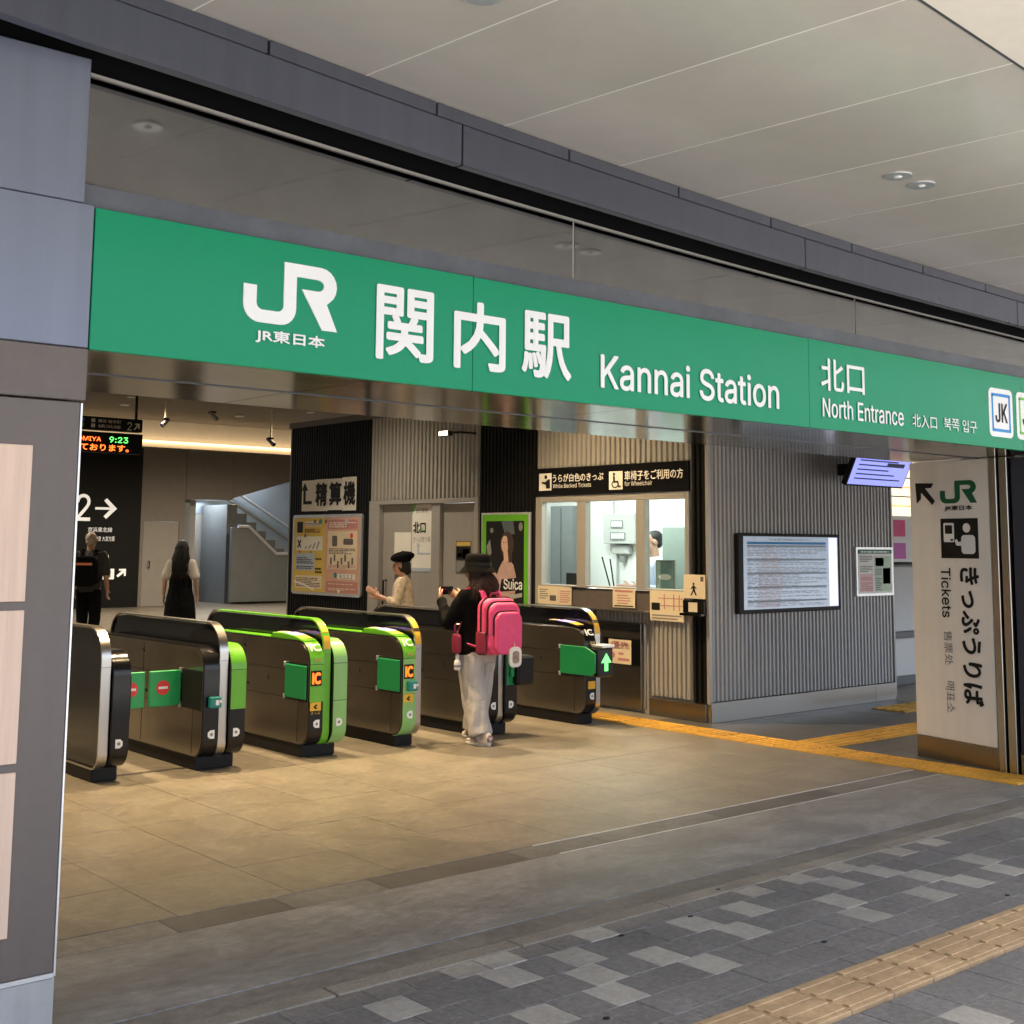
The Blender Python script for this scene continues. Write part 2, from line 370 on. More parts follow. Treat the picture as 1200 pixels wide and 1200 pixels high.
class Fr:
    """a flat frame: u to the reader's right, v up, n towards the reader"""
    def __init__(s, org, ux, uv=(0, 0, 1)):
        s.o = Vector(org); s.u = Vector(ux).normalized(); s.v = Vector(uv).normalized(); s.n = s.u.cross(s.v)
    def p(s, u, v, d=0): return s.o + s.u*u + s.v*v + s.n*d
    def box(s, name, u0, v0, u1, v1, mat, parent, d0=0.0, d1=0.004, bevel=0, **k):
        m = MB(); m.hexa([s.p(u0, v0, d0), s.p(u1, v0, d0), s.p(u1, v0, d1), s.p(u0, v0, d1), s.p(u0, v1, d0), s.p(u1, v1, d0), s.p(u1, v1, d1), s.p(u0, v1, d1)])
        return m.build(name, mat, parent, bevel, **k)
    def poly(s, name, pts, mat, parent, d0=0.0, d1=0.004, **k):
        m = MB(); m.prism([s.p(a, b, d0) for a, b in pts], s.n*(d1-d0)); return m.build(name, mat, parent, smooth=False, **k)
    def polys(s, name, plist, mat, parent, d0=0.0, d1=0.004, **k):
        if name == 'pictogram_figure' or name == 'print_figure':      # one printed figure
            m = MB()
            for pts in plist: m.prism([s.p(a, b, d0) for a, b in pts], s.n*(d1-d0))
            return m.build(name, mat, parent, smooth=False, **k)
        for pts in plist: s.poly(name, pts, mat, parent, d0, d1, **k)
    def text(s, name, body, u0, v0, u1, v1, mat, parent, d=0.004, off=0.0, res=4, down=False, **k):
        vs_, fs = text_mesh(body, 0.0, res)
        xs = [v.x for v in vs_]; ys = [v.y for v in vs_]; ax, bx, ay, by = min(xs), max(xs), min(ys), max(ys)
        out = []; ff = []
        hh = (u1-u0) if down else (v1-v0); q = off*hh
        sh = [(0, 0)] if not off else [(q*math.cos(k*math.pi/4), q*math.sin(k*math.pi/4)) for k in range(8)]
        for i, (sx, sy) in enumerate(sh):
            b0 = len(out); dd = d+0.0004*i; ff += [tuple(b0+t for t in f) for f in fs]
            for v in vs_:
                a = (v.x-ax)/(bx-ax); b = (v.y-ay)/(by-ay)
                if down: out.append(tuple(s.p(u0+q+(u1-u0-2*q)*b+sx, v1-q+(v0-v1+2*q)*a+sy, dd+v.z)))   # read downwards, turned clockwise
                else: out.append(tuple(s.p(u0+q+(u1-u0-2*q)*a+sx, v0+q+(v1-v0-2*q)*b+sy, dd+v.z)))
        me = bpy.data.meshes.new('t'); me.from_pydata(out, [], ff)
        return finish(name, me, mat, parent, smooth=False, **k)
def circ(cu, cv, r, n=20, ry=None): return [(cu+r*math.cos(2*math.pi*i/n), cv+(ry or r)*math.sin(2*math.pi*i/n)) for i in range(n)]
def rrect(u0, v0, u1, v1, r, n=5):
    o = []
    for cx, cy, a in ((u1-r, v1-r, 0), (u0+r, v1-r, 90), (u0+r, v0+r, 180), (u1-r, v0+r, 270)):
        for i in range(n+1): t = R(a+90*i/n); o.append((cx+r*math.cos(t), cy+r*math.sin(t)))
    return o
def arc(cx, cy, rx, ry, a0, a1, n=8): return [(cx+rx*math.cos(R(a0+(a1-a0)*i/n)), cy+ry*math.sin(R(a0+(a1-a0)*i/n))) for i in range(n+1)]
# emblem drawn as one joined stroke, unit height
JR = [(.65, 1), (1.27, 1)] + arc(1.27, .705, .28, .295, 90, -55) + [(1.38, .42), (1.57, 0), (1.31, 0), (.95, .612), (1.22, .612)] + arc(1.22, .703, .11, .092, -90, 90, 6) + \
     [(.86, .795), (.86, .28)] + arc(.60, .28, .26, .28, 0, -90, 6) + [(.26, 0)] + arc(.26, .28, .26, .28, -90, -180, 6) + [(0, .57), (.21, .57), (.21, .30)] + arc(.31, .30, .10, .10, 180, 270, 4) + [(.55, .20)] + arc(.55, .30, .10, .10, 270, 360, 4)
def jr_poly(u0, v0, u1, v1): return [(u0+(u1-u0)*a/1.57, v0+(v1-v0)*b) for a, b in JR]

FS = Fr((0, 4.35, 0), (1, 0, 0)); FW = Fr((9.3, 0, 0), (0, -1, 0)); FG = Fr((0, 7.93, 0), (1, 0, 0))
FP = Fr((9.196, 5.70, 0), (-0.2165, -0.9763, 0)); FB = Fr((0, 30.5, 0), (1, 0, 0))

def fluted(name, P0, P1, z0, z1, pitch, depth, mat, parent, ridge=0.62, **k):
    """corrugated sheet from P0 to P1 (plan), facing left of travel reversed: normal = dir x z"""
    P0 = Vector((*P0, 0)); P1 = Vector((*P1, 0)); d = (P1-P0); Ln = d.length; d.normalize(); n = d.cross(Vector((0, 0, 1)))
    cnt = max(1, round(Ln/pitch)); pt = Ln/cnt; prof = [(0, -depth)]
    c = pt*0.08
    for i in range(cnt):
        a = i*pt; g = pt*(1-ridge)
        prof += [(a+g*0.5, -depth), (a+g*0.5+c, 0), (a+pt-g*0.5-c, 0), (a+pt-g*0.5, -depth)]
    prof.append((Ln, -depth))
    v = []; f = []
    for t, q in prof:
        p = P0+d*t+n*q; v += [(p.x, p.y, z0), (p.x, p.y, z1)]
    for i in range(len(prof)-1): f.append((2*i, 2*i+2, 2*i+3, 2*i+1))
    me = bpy.data.meshes.new('f'); me.from_pydata(v, [], f)
    return finish(name, me, mat, parent, smooth=False, **k)

# ================================================================== THE SETTING
# ---- ground outside
box('road', (-90, -120, -0.4), (140, -30.0, -0.02), m_asph, kind='structure')
pav = empty('pavement', (4, 1, 0), kind='structure')
box('bedding', (-40, 0.4, -0.30), (60, 4.085, -0.012), m_joint, pav)
box('bounce_ground', (-60, -30, -0.30), (80, 0.395, 0.0), m_bounce, pav)  # unseen pale ground added to bounce sunlight onto the canopy
PX, PY, G = 0.178, 0.197, 0.0028
light_cells = {0: {0, -2, 3, 9, 12, 14, 16}, 1: {1, 3, 6, 10, 14, 17}, 2: {1, -1, 5, 7, 11, 13, -4}, 3: {3, 0, 9, 11, 13, 16, 18, -1}}
def paver_mesh(w, h):
    m = MB(); m.box(0, 0, -0.03, w-G, h-G, 0); return m.mesh(0.0012, 1)
cells = []
for row in range(-15, 4):
    y0 = 3.36+row*PY; hh = PY
    if row == 3: hh = 4.085-y0
    if y0 > 2.60 and y0+hh < 3.20 or (row in (-3, -2, -1)):      # the tactile strip runs here
        continue
    x = 3.42-(0.0 if row % 2 == 0 else PX/2)
    for col in range(-24, 60):
        x0 = x+col*PX
        key = col
        if row in light_cells and -5 <= col <= 18: lt = key in light_cells[row]
        else:
            rr = random.random(); lt = rr < (0.17 if (row >= 0 or row < -3) else 0)
            if row == -4: lt = False
        cells.append((x0, y0, hh, lt, row, col))
# band rows beside the tactile strip (whole dark stones)
for y0, hh in ((3.075, 0.097), (3.172, 0.188), (2.573, 0.197)):
    for col in range(-24, 60): cells.append((3.42+col*PX-(PX/2 if hh > 0.15 else 0), y0, hh, False, 99, col))
cells = [c for c in cells if not (2.768 < c[1]+c[2]/2 < 3.075)]
cells = [c for c in cells if not (c[4] != 99 and 2.56 < c[1]+c[2]/2 < 3.36)]
def seen(c):
    v = Vector((c[0]+PX/2, c[1]+c[2]/2, 0))-Vector((0, 0, 1.65)); z = v.dot(fw)
    if z < 0.5: return None
    px = 600+1479.9*v.dot(rt)/z; py = 460-1479.9*v.dot(up)/z
    return z if -30 < px < 1230 and 0 < py < 1240 else None
vis = [(seen(c), c) for c in cells]; near = sorted([(z, c) for z, c in vis if z], key=lambda t: t[0])
meshes = {}
def pmesh(h, lt):
    k = (round(h, 3), lt)
    if k not in meshes:
        me = paver_mesh(PX, h); me.materials.append(m_pavel if lt else m_pave); meshes[k] = me
    return meshes[k]
picked = set()
for z, c in near[:300]:
    o = bpy.data.objects.new('paver', pmesh(c[2], c[3])); COL.objects.link(o); o.parent = pav
    o.location = Vector((c[0], c[1], random.uniform(-0.0015, 0.0015)))-Vector((4, 1, 0)); picked.add(c)
for lt, nm in ((False, 'distant_dark_pavers'), (True, 'distant_light_pavers')):
    mm = MB()
    for z, c in vis:
        if c not in picked and c[3] == lt:
            dz = random.uniform(-0.001, 0.001); mm.box(c[0], c[1], -0.03, c[0]+PX-G, c[1]+c[2]-G, dz)
    mm.build(nm, m_pavel if lt else m_pave, pav, kind='stuff')
kb = empty('kerb', (4, 4.13, 0), kind='structure')
for i in range(-10, 30):
    box('kerb_stone', (i*0.9+0.004, 4.09, -0.1), (i*0.9+0.896, 4.192, 0.003), m_kerb, kb, bevel=0.004)
# tactile strip outdoors: tiles with four raised bars
def bar_tile(w, h, nb, along='x', mat=m_tan):
    m = MB(); m.box(0, 0, -0.02, w-0.004, h-0.004, 0.006)
    for i in range(nb):
        c = (i+0.5)/nb
        if along == 'x': m.box(0.012, h*c-h*0.055, 0.006, w-0.016, h*c+h*0.05, 0.0125)
        else: m.box(w*c-w*0.055, 0.012, 0.006, w*c+w*0.05, h-0.016, 0.0115)
    me = m.mesh(0.002, 1); me.materials.append(mat); return me
tp = empty('tactile_path', (4, 2.79, 0), 'tan tactile strip with raised bars crossing the grey pavers', 'tactile strip')
bt = bar_tile(0.27, 0.285, 4)
for i in range(-14, 34):
    o = bpy.data.objects.new('tactile_tile', bt); COL.objects.link(o); o.parent = tp; o.location = Vector((4.567+0.27*(i-4), 2.788, 0))-WP[tp.name]
for gx, gy in ((4.62, 3.33), (4.02, 3.93), (4.46, 3.93), (4.9, 4.14), (5.9, 3.2), (3.3, 3.3)):
    MB().lathe([(0.014, 0.0), (0.012, 0.0025), (0.004, 0.003)], (gx, gy, 0.0015), 9, 1.2, 0.8).build('gum_spot', m_blkm, pav)
# ---- threshold band
th = empty('threshold', (5, 4.8, 0), kind='structure')
box('slab', (-6, 4.195, -0.2), (24, 4.36, -0.004), m_concm, th)
box('slab', (-6, 4.365, -0.2), (24, 5.148, 0.0), m_conc, th)
xs = [-6, 1.2, 1.9, 2.60, 3.165, 3.69, 4.6, 5.2, 6.2, 7.4, 8.6, 24]; mm_ = [m_concm, m_conc, m_concm, m_concd, m_concm, m_concd, m_concm, m_concm, m_concd, m_concm, m_concm]
for i in range(len(xs)-1):
    box('slab', (xs[i]+0.002, 5.156, -0.2), (xs[i+1]-0.002, 5.366, -0.001), mm_[i], th)
    
box('rail_strip', (4.80, 5.149, -0.05), (8.6, 5.155, 0.002), m_rail, th)
box('rail_strip', (4.80, 5.367, -0.05), (8.6, 5.375, 0.002), m_rail, th)
# ---- station floor
fl = empty('floor', (5, 7, 0), kind='structure')
box('screed', (-6, 5.376, -0.3), (26, 34, -0.006), m_floor, fl)
TS = 0.60; tm = MB().box(0, 0, -0.02, TS-0.003, TS-0.003, 0).mesh(0.001, 1); tm.materials.append(m_tile)
tm2 = tm.copy(); tm2.materials.clear(); tm2.materials.append(m_tiled)
for i in range(0, 18):
    for j in range(0, 11):
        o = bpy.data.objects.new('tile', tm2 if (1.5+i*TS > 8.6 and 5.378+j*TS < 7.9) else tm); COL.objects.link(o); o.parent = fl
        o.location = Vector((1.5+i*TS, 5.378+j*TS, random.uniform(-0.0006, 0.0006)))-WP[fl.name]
far = MB()
for i in range(-8, 40):
    for j in range(0, 47):
        if 0 <= i < 18 and j < 11: continue
        far.box(1.5+i*TS, 5.378+j*TS, -0.02, 1.5+i*TS+TS-0.004, 5.378+j*TS+TS-0.004, 0)
far.build('distant_tiles', m_tile, fl, kind='stuff')
# ---- yellow tactile paths inside
yt = empty('tactile_path', (8.83, 6.5, 0), 'yellow tactile path running from the ticket gates past the white pillar', 'tactile path')
by_ = bar_tile(0.37, 0.30, 4, 'y', m_yel)
for j in range(21):
    y = 3.95+0.015+j*0.302
    if y < 4.36: continue
    if y+0.3 > 9.6: break
    o = bpy.data.objects.new('tactile_tile', by_); COL.objects.link(o); o.parent = yt; o.location = Vector((8.63, y, 0.003))-WP[yt.name]
yb = empty('tactile_path', (9.1, 6.34, 0), 'yellow tactile branch leading behind the white pillar to the ticket machines', 'tactile path')
bx_ = bar_tile(0.30, 0.40, 4, 'x', m_yel)
for j in range(15):
    o = bpy.data.objects.new('tactile_tile', bx_); COL.objects.link(o); o.parent = yb; o.location = Vector((9.02+j*0.302, 6.35, 0.003))-WP[yb.name]
yc = empty('tactile_path', (11.5, 7.2, 0), 'short yellow tactile piece beside the grey fluted wall end', 'tactile path')
for j in range(8):
    o = bpy.data.objects.new('tactile_tile', bx_); COL.objects.link(o); o.parent = yc; o.location = Vector((11.45+j*0.302, 7.22, 0.003))-WP[yc.name]

# ---- hall shell
hc = empty('ceiling', (8, 18, 4.75), kind='structure')
for j in range(9):
    for i in range(6):
        box('ceiling_panel', (1.2+i*3.2+0.004, 5.7+j*2.9+0.004, 4.75), (1.2+(i+1)*3.2-0.004, 5.7+(j+1)*2.9-0.004, 4.8), m_ceil, hc)
box('ceiling_slab', (0.9, 4.9, 4.81), (21, 32.5, 5.0), m_ceil, hc)
box('wall', (1.0, 4.75, 0), (1.5, 32, 4.8), m_bwall2, label='plain inner side wall of the station hall', cat='wall')
box('wall', (20.2, 4.75, 0), (20.5, 32, 4.8), m_bwall2, label='plain far side wall of the station hall', cat='wall')

# ================================================================== CANOPY, BEAM, TRANSOM, SIGN
ca = R(4.9); cd = Vector((math.cos(ca), math.sin(ca), 0)); cn = Vector((-math.sin(ca), math.cos(ca), 0))
can = empty('canopy', (4, 3, 3.6), 'flat grey beige panelled canopy over the entrance pavement', 'canopy')
def st(s, t, z): return cd*s+cn*t+Vector((0, 0, z))
def st_box(m, s0, t0, z0, s1, t1, z1): m.hexa([st(s0, t0, z0), st(s1, t0, z0), st(s1, t1, z0), st(s0, t1, z0), st(s0, t0, z1), st(s1, t0, z1), st(s1, t1, z1), st(s0, t1, z1)])
for k in range(-8, 16):
    m = MB(); st_box(m, 4.18+0.878*k+0.006, 2.05, 3.65, 4.18+0.878*(k+1)-0.006, 4.32, 3.69); m.build('panel', m_canopy, can)
m = MB(); st_box(m, -4, 2.0, 3.6535, 19, 4.32, 3.66)
for k in range(-8, 17):
    m = MB(); st_box(m, 4.18+0.878*k-0.0055, 2.05, 3.6505, 4.18+0.878*k+0.0055, 4.32, 3.66); m.build('seam_strip', m_seam, can)
m = MB(); st_box(m, -5, 0.2, 3.695, 19, 4.6, 4.0); m.build('roof_slab', m_dkrail, can)
m = MB(); st_box(m, -5, 2.028, 3.645, 19, 2.045, 3.695); m.build('edge_trim', m_dkrail, can)
m = MB(); st_box(m, -5, 0.25, 3.64, 19, 2.026, 3.694); m.build('outer_slab', m_cream, can)
def downlight(x, y, z, label, r=0.062):
    e = empty('downlight', (x, y, z-0.02), label, 'downlight', 'recessed canopy downlights')
    m = MB(); m.lathe([(r, -0.006), (r*1.22, -0.006), (r*1.22, 0.001), (r, 0.001)], (x, y, z), 24); m.build('trim_ring', m_alu, e)
    m = MB(); m.lathe([(r*0.99, -0.0045), (r*0.8, -0.003), (r*0.5, -0.0015), (r*0.2, -0.001)], (x, y, z), 24); m.build('reflector', m_chrm, e)
    m = MB(); m.ell((x, y, z-0.004), (r*0.4, r*0.4, 0.010), 12, 6); m.build('bulb', m_white, e)
downlight(5.927, 3.69, 3.65, 'recessed canopy downlight of the pair, farther from the kerb side'); downlight(6.175, 3.70, 3.65, 'recessed canopy downlight of the pair, closer to the sign end')
downlight(2.80, 3.44, 3.65, 'lone recessed canopy downlight cut by the top picture edge')

beam = empty('fascia_beam', (5, 4.5, 3.39), 'long curved blue grey metal fascia beam under the canopy', 'beam')
ctrl = [(-3.5, 3.2), (-1.0, 3.72), (1.325, 4.164), (1.66, 4.222), (2.13, 4.28), (3.86, 4.50), (6.51, 4.72), (9.45, 4.84), (13.0, 4.93), (17.0, 5.0)]
def cat(pts, n=10):
    o = []
    P = [Vector((*p, 0)) for p in pts]; P = [P[0]*2-P[1]]+P+[P[-1]*2-P[-2]]
    for i in range(1, len(P)-2):
        for k in range(n):
            t = k/n; a, b, c, d = P[i-1], P[i], P[i+1], P[i+2]
            o.append(0.5*((2*b)+(c-a)*t+(2*a-5*b+4*c-d)*t*t+(3*b-a-3*c+d)*t**3))
    return o+[P[-2]]
curve = cat(ctrl)
def at_x(X):
    for a, b in zip(curve, curve[1:]):
        if a.x <= X <= b.x: return a.lerp(b, (X-a.x)/(b.x-a.x))
def nrm(X): a = at_x(X-0.05); b = at_x(X+0.05); d = (b-a).normalized(); return Vector((-d.y, d.x, 0))
def sweep(name, X0, X1, d0, d1, z0, z1, mat, parent, step=0.25, bevel=0):
    n = max(1, int((X1-X0)/step)); v = []; f = []
    for i in range(n+1):
        X = X0+(X1-X0)*i/n; p = at_x(X); q = nrm(X)
        for d, z in ((d0, z0), (d1, z0), (d1, z1), (d0, z1)): v.append(tuple(p+q*d+Vector((0, 0, z))))
    for i in range(n):
        for k in range(4): f.append((4*i+k, 4*i+(k+1) % 4, 4*i+4+(k+1) % 4, 4*i+4+k))
    f += [(0, 1, 2, 3), tuple(4*n+k for k in (3, 2, 1, 0))]
    mb = MB(); mb.v = v; mb.f = f; return mb.build(name, mat, parent, bevel)
js = [-2.4, 0.55, 3.53, 6.50, 9.42, 12.4, 15.4]
for a, b in zip(js, js[1:]): sweep('panel', a+0.005, b-0.005, 0.0, 0.05, 3.39, 3.585, m_beam, beam, bevel=0.004)
js = [-2.4, 0.6, 1.5, 2.42, 3.36, 4.28, 5.2, 6.12, 7.05, 7.98, 8.9, 9.8, 10.8, 12, 15.4]
for a, b in zip(js, js[1:]): sweep('cap_strip', a+0.006, b-0.006, -0.003, 0.05, 3.5865, 3.648, m_blued, beam, bevel=0.003)
sweep('core', -2.4, 15.4, 0.055, 0.30, 3.56, 3.70, m_black, beam)  # core and lining coloured black to put in the shade under the beam
sweep('shade_lining', -2.4, 15.4, 0.0505, 0.054, 3.40, 3.56, m_black, beam)
sweep('shade_lining', 1.74, 15.4, 0.25, 0.27, 3.36, 3.559, m_black, beam)
sweep('shade_lining', -2.4, 1.735, 0.235, 0.25, 3.3905, 3.559, m_black, beam)
sweep('lower_rail', 1.74, 15.3, 0.188, 0.202, 3.354, 3.366, m_doorc, beam)
# transom of polished dark panels behind the sign, following the beam
tr = empty('transom', (5, 4.8, 2.6), 'dark polished transom panels between sign and beam mirroring the canopy', 'transom')
for a, b in ((1.72, 4.545), (4.545, 7.40), (7.40, 10.3), (10.3, 13.2)):
    sweep('pane', a+0.006, b-0.006, 0.20, 0.24, 2.55, 3.36, m_trans, tr, bevel=0.002)
for X in (4.545, 7.40, 10.3): sweep('joint_bead', X-0.005, X+0.005, 0.205, 0.245, 2.55, 3.36, m_rail, tr, step=0.005)
box('bottom_rail', (1.725, 4.395, 2.80), (14, 4.44, 2.935), m_dkrail, tr)
# sign
sg = empty('entrance_sign', (5, 4.37, 2.32), 'long green station name sign board over the entrance', 'sign')
for a, b in ((1.757, 3.511), (3.511, 6.000), (6.000, 8.475), (8.475, 10.95), (10.95, 14.5)):
    box('sign_panel', (a+0.0012, 4.35, 2.326), (b-0.0012, 4.39, 2.843), m_green, sg, bevel=0.002)
FS.poly('emblem', jr_poly(2.358, 2.505, 2.790, 2.762), m_white, sg, 0, 0.006)
FS.text('lettering', 'JR東日本', 2.416, 2.424, 2.733, 2.480, m_white, sg, off=0.03)
FS.text('lettering', '関', 2.983, 2.418, 3.287, 2.738, m_white, sg, off=0.022)
FS.text('lettering', '内', 3.398, 2.420, 3.700, 2.730, m_white, sg, off=0.022)
FS.text('lettering', '駅', 3.796, 2.420, 4.113, 2.732, m_white, sg, off=0.022)
FS.text('lettering', 'Kannai Station', 4.309, 2.407, 5.712, 2.580, m_white, sg, off=0.02, res=6)
FS.text('lettering', '北口', 6.108, 2.553, 6.547, 2.744, m_white, sg, off=0.014)
FS.text('lettering', 'North Entrance', 6.118, 2.396, 6.962, 2.508, m_white, sg, off=0.014, res=4)
FS.text('lettering', '北入口', 7.061, 2.402, 7.345, 2.484, m_white, sg, off=0.004)
FS.text('lettering', '북쪽 입구', 7.432, 2.405, 7.842, 2.488, m_white, sg, off=0.002)
for u, mt, tx in ((8.015, m_jkblue, 'JK'), (8.39, m_jkgrn, 'JH')):
    FS.poly('line_badge', rrect(u, 2.402, u+0.32, 2.735, 0.04), m_white, sg, 0, 0.004)
    FS.polys('badge_border', [rrect(u+0.035, 2.68, u+0.285, 2.70, 0.008), rrect(u+0.035, 2.437, u+0.285, 2.457, 0.008), rrect(u+0.035, 2.45, u+0.055, 2.69, 0.006), rrect(u+0.265, 2.45, u+0.285, 2.69, 0.006)], mt, sg, 0.004, 0.006)
    FS.text('lettering', tx, u+0.08, 2.50, u+0.24, 2.635, m_ink, sg, d=0.006, off=0.01)
# soffit box under the sign: mirror-like metal panels, shutter slot
sf = empty('entrance_soffit', (5, 5, 2.33), 'dark mirror polished metal soffit behind the green sign', 'soffit')
xs = [1.5, 3.0, 4.6, 6.2, 7.8, 9.4, 11.0, 12.8, 14.6]
for a, b in zip(xs, xs[1:]):
    box('soffit_panel', (a+0.003, 4.395, 2.332), (b-0.003, 5.03, 2.352), m_soff, sf)
    box('soffit_panel', (a+0.003, 5.10, 2.338), (b-0.003, 5.70, 2.356), m_soff, sf)
box('shutter_slot', (1.5, 5.035, 2.346), (14.6, 5.095, 2.40), m_black, sf)
box('slot_lip', (1.5, 5.024, 2.328), (14.6, 5.034, 2.36), m_dkrail, sf)
box('bulkhead', (1.5, 5.64, 2.36), (20.2, 5.70, 4.80), m_ceil, sf)
box('front_core', (1.5, 4.40, 2.36), (14.6, 4.56, 2.795), m_black, sf)
box('upper_wall', (-3.0, 5.30, 2.42), (20.2, 5.63, 4.9), m_black, sf)

# entrance pillar on the near side
pl = empty('entrance_pillar', (1.0, 4.6, 0), 'big blue grey and brown clad pillar at the entrance edge', 'pillar')
box('core', (-2.2, 4.40, 0), (1.70, 4.75, 3.39), m_black, pl)
box('upper_panel', (-2.2, 4.352, 2.853), (1.717, 4.395, 3.389), m_blue, pl, bevel=0.003)
box('upper_panel', (-2.2, 4.349, 2.329), (1.7535, 4.395, 2.850), m_blue, pl, bevel=0.003)
box('side_panel', (1.702, 4.397, 0.2), (1.716, 4.75, 3.38), m_blued, pl)
box('header_panel', (-2.2, 4.346, 2.140), (1.754, 4.395, 2.326), m_brown, pl, bevel=0.003)
box('board', (-2.2, 4.350, 0.214), (1.737, 4.395, 2.134), m_board, pl, bevel=0.003)
box('edge_trim', (1.738, 4.349, 0.200), (1.7455, 4.40, 2.132), m_alu, pl, bevel=0.001)
box('edge_trim', (-2.2, 4.348, 0.198), (1.737, 4.395, 0.213), m_alu, pl)
for z0, z1 in ((1.444, 1.973), (0.911, 1.415), (0.354, 0.883), (1.99, 2.0)):
    if z1 < 1.98:
        for x0 in (1.05, 0.50, -0.05): box('wood_panel', (x0, 4.340, z0), (x0+0.525, 4.351, z1), m_wood, pl, bevel=0.002)
for x0 in (1.35, 0.94, 0.53): box('base_tile', (x0, 4.355, 0.0), (x0+0.395, 4.395, 0.196), m_basetile, pl, bevel=0.003)

# white ticket pillar
wp = empty('sign_pillar', (9.11, 5.3, 0), 'white pillar panel with an arrow and vertical ticket lettering', 'sign pillar')
FP.box('core', 0.005, 0.0, 0.80, 2.33, m_steel, wp, -0.12, -0.022)
FP.box('white_panel', 0.0, 0.172, 0.792, 2.327, m_panelw, wp, -0.018, 0.0, bevel=0.003)
FP.box('base_plate', 0.0, 0.0, 0.80, 0.168, m_steelw, wp, -0.018, 0.001, bevel=0.002)
FP.poly('arrow', [(0.062, 2.163), (0.062+0.19, 2.155), (0.062+0.165, 2.12), (0.062+0.10, 2.12), (0.262, 2.015), (0.236, 1.985), (0.118, 2.09), (0.118, 2.035), (0.075, 2.0)], m_ink, wp)
FP.poly('emblem', jr_poly(0.320, 1.992, 0.683, 2.168), m_jrg, wp)
FP.text('lettering', 'JR東日本', 0.365, 1.930, 0.640, 1.975, m_ink, wp, off=0.02)
FP.box('pictogram', 0.315, 1.565, 0.684, 1.874, m_ink, wp, 0, 0.003)
FP.polys('pictogram_figure', [rrect(0.345, 1.69, 0.45, 1.84, 0.012), circ(0.575, 1.80, 0.036), rrect(0.52, 1.60, 0.655, 1.745, 0.03), [(0.53, 1.70), (0.53, 1.66), (0.47, 1.665), (0.455, 1.70), (0.475, 1.715), (0.49, 1.69)]], m_white, wp, 0.003, 0.005)
FP.polys('pictogram_slot', [rrect(0.362, 1.755, 0.433, 1.822, 0.006), rrect(0.415, 1.70, 0.44, 1.715, 0.004)], m_ink, wp, 0.005, 0.007)
FP.text('lettering', 'きっぷうりば', 0.495, 0.455, 0.686, 1.499, m_ink, wp, off=0.03, down=True)
FP.text('lettering', 'Tickets', 0.305, 1.105, 0.403, 1.490, m_ink, wp, off=0.012, down=True)
FP.text('lettering', '售票处', 0.315, 0.740, 0.398, 1.004, m_inkg, wp, off=0.0, down=True)
FP.text('lettering', '매표소', 0.315, 0.379, 0.408, 0.618, m_inkg, wp, off=0.0, down=True)
FP.box('steel_post', 0.806, 0.0, 0.872, 2.33, m_steel, wp, -0.10, 0.006, bevel=0.004)
FP.box('dark_gap', 0.873, 0.0, 0.90, 2.33, m_black, wp, -0.10, -0.01)
FP.box('steel_post', 0.901, 0.0, 0.975, 2.33, m_steel, wp, -0.10, 0.008, bevel=0.004)
col = empty('facade_column', (9.6, 4.55, 0), 'dark navy clad column behind the steel posts by the white pillar', 'column')
box('navy_panel', (8.985, 4.40, 0.16), (10.3, 4.72, 2.32), m_navy, col, bevel=0.004)
box('base_plate', (8.983, 4.398, 0.0), (10.3, 4.722, 0.155), m_steelw, col)

# ================================================================== TICKET OFFICE
of = empty('ticket_office', (10, 10, 0), 'fluted grey and black ticket office block with lit service window', 'ticket office')
Z1 = 3.25
# structural walls behind the cladding
def ow(a, b, mat=m_doorc, name='wall_core'): return box(name, a, b, mat, of)
ow((9.33, 13.6, 0), (9.43, 15.6, Z1)); ow((9.33, 11.40, 2.17), (9.43, 13.6, Z1)); ow((9.33, 10.375, 0), (9.43, 11.395, Z1))
ow((9.33, 8.155, 2.17), (9.43, 10.37, Z1)); ow((9.33, 8.155, 0), (9.43, 10.37, 0.99)); ow((9.33, 7.97, 0), (9.43, 8.15, Z1))
ow((9.45, 7.965, 0), (12.36, 8.02, Z1)); ow((9.33, 15.605, 0), (12.4, 15.66, Z1)); ow((12.3, 8.03, 0), (12.36, 15.6, Z1))
box('roof_slab', (9.30, 7.935, Z1), (12.4, 15.66, Z1+0.08), m_ceil, of)
# claddings
fluted('black_cladding', (9.3, 15.6), (9.3, 13.61), 0.0, Z1, 0.062, 0.022, m_dark, of)
fluted('beige_cladding', (9.3, 13.60), (9.3, 11.39), 2.19, Z1, 0.080, 0.022, m_beige, of)
fluted('black_cladding', (9.3, 11.375), (9.3, 10.385), 0.0, Z1, 0.062, 0.022, m_dark, of)
fluted('beige_cladding', (9.3, 10.375), (9.3, 8.155), 2.475, Z1, 0.072, 0.022, m_beige, of)
fluted('black_cladding', (9.3, 8.147), (9.3, 7.955), 0.17, Z1, 0.062, 0.022, m_dark, of)
fluted('beige_cladding', (9.3, 9.46), (9.3, 8.70), 0.88, 0.985, 0.055, 0.018, m_beige, of)
fluted('beige_cladding', (9.3, 8.685), (9.3, 8.16), 0.19, 1.0, 0.058, 0.018, m_beige, of)
fluted('grey_cladding', (9.335, 7.93), (12.37, 7.93), 0.19, Z1, 0.0605, 0.022, m_grey, of, ridge=0.58)
MB().box(9.285, 7.915, 0.17, 9.33, 7.953, Z1).build('corner_trim', m_dooredge, of, 0.003)
MB().box(12.372, 7.915, 0.03, 12.402, 7.955, 3.24).build('corner_trim', m_dooredge, of, 0.003)
box('steel_base', (9.30, 7.905, 0), (11.98, 7.962, 0.185), m_steel, of, bevel=0.003)
box('steel_base', (11.985, 7.907, 0), (12.37, 7.962, 0.183), m_steel, of, bevel=0.003)
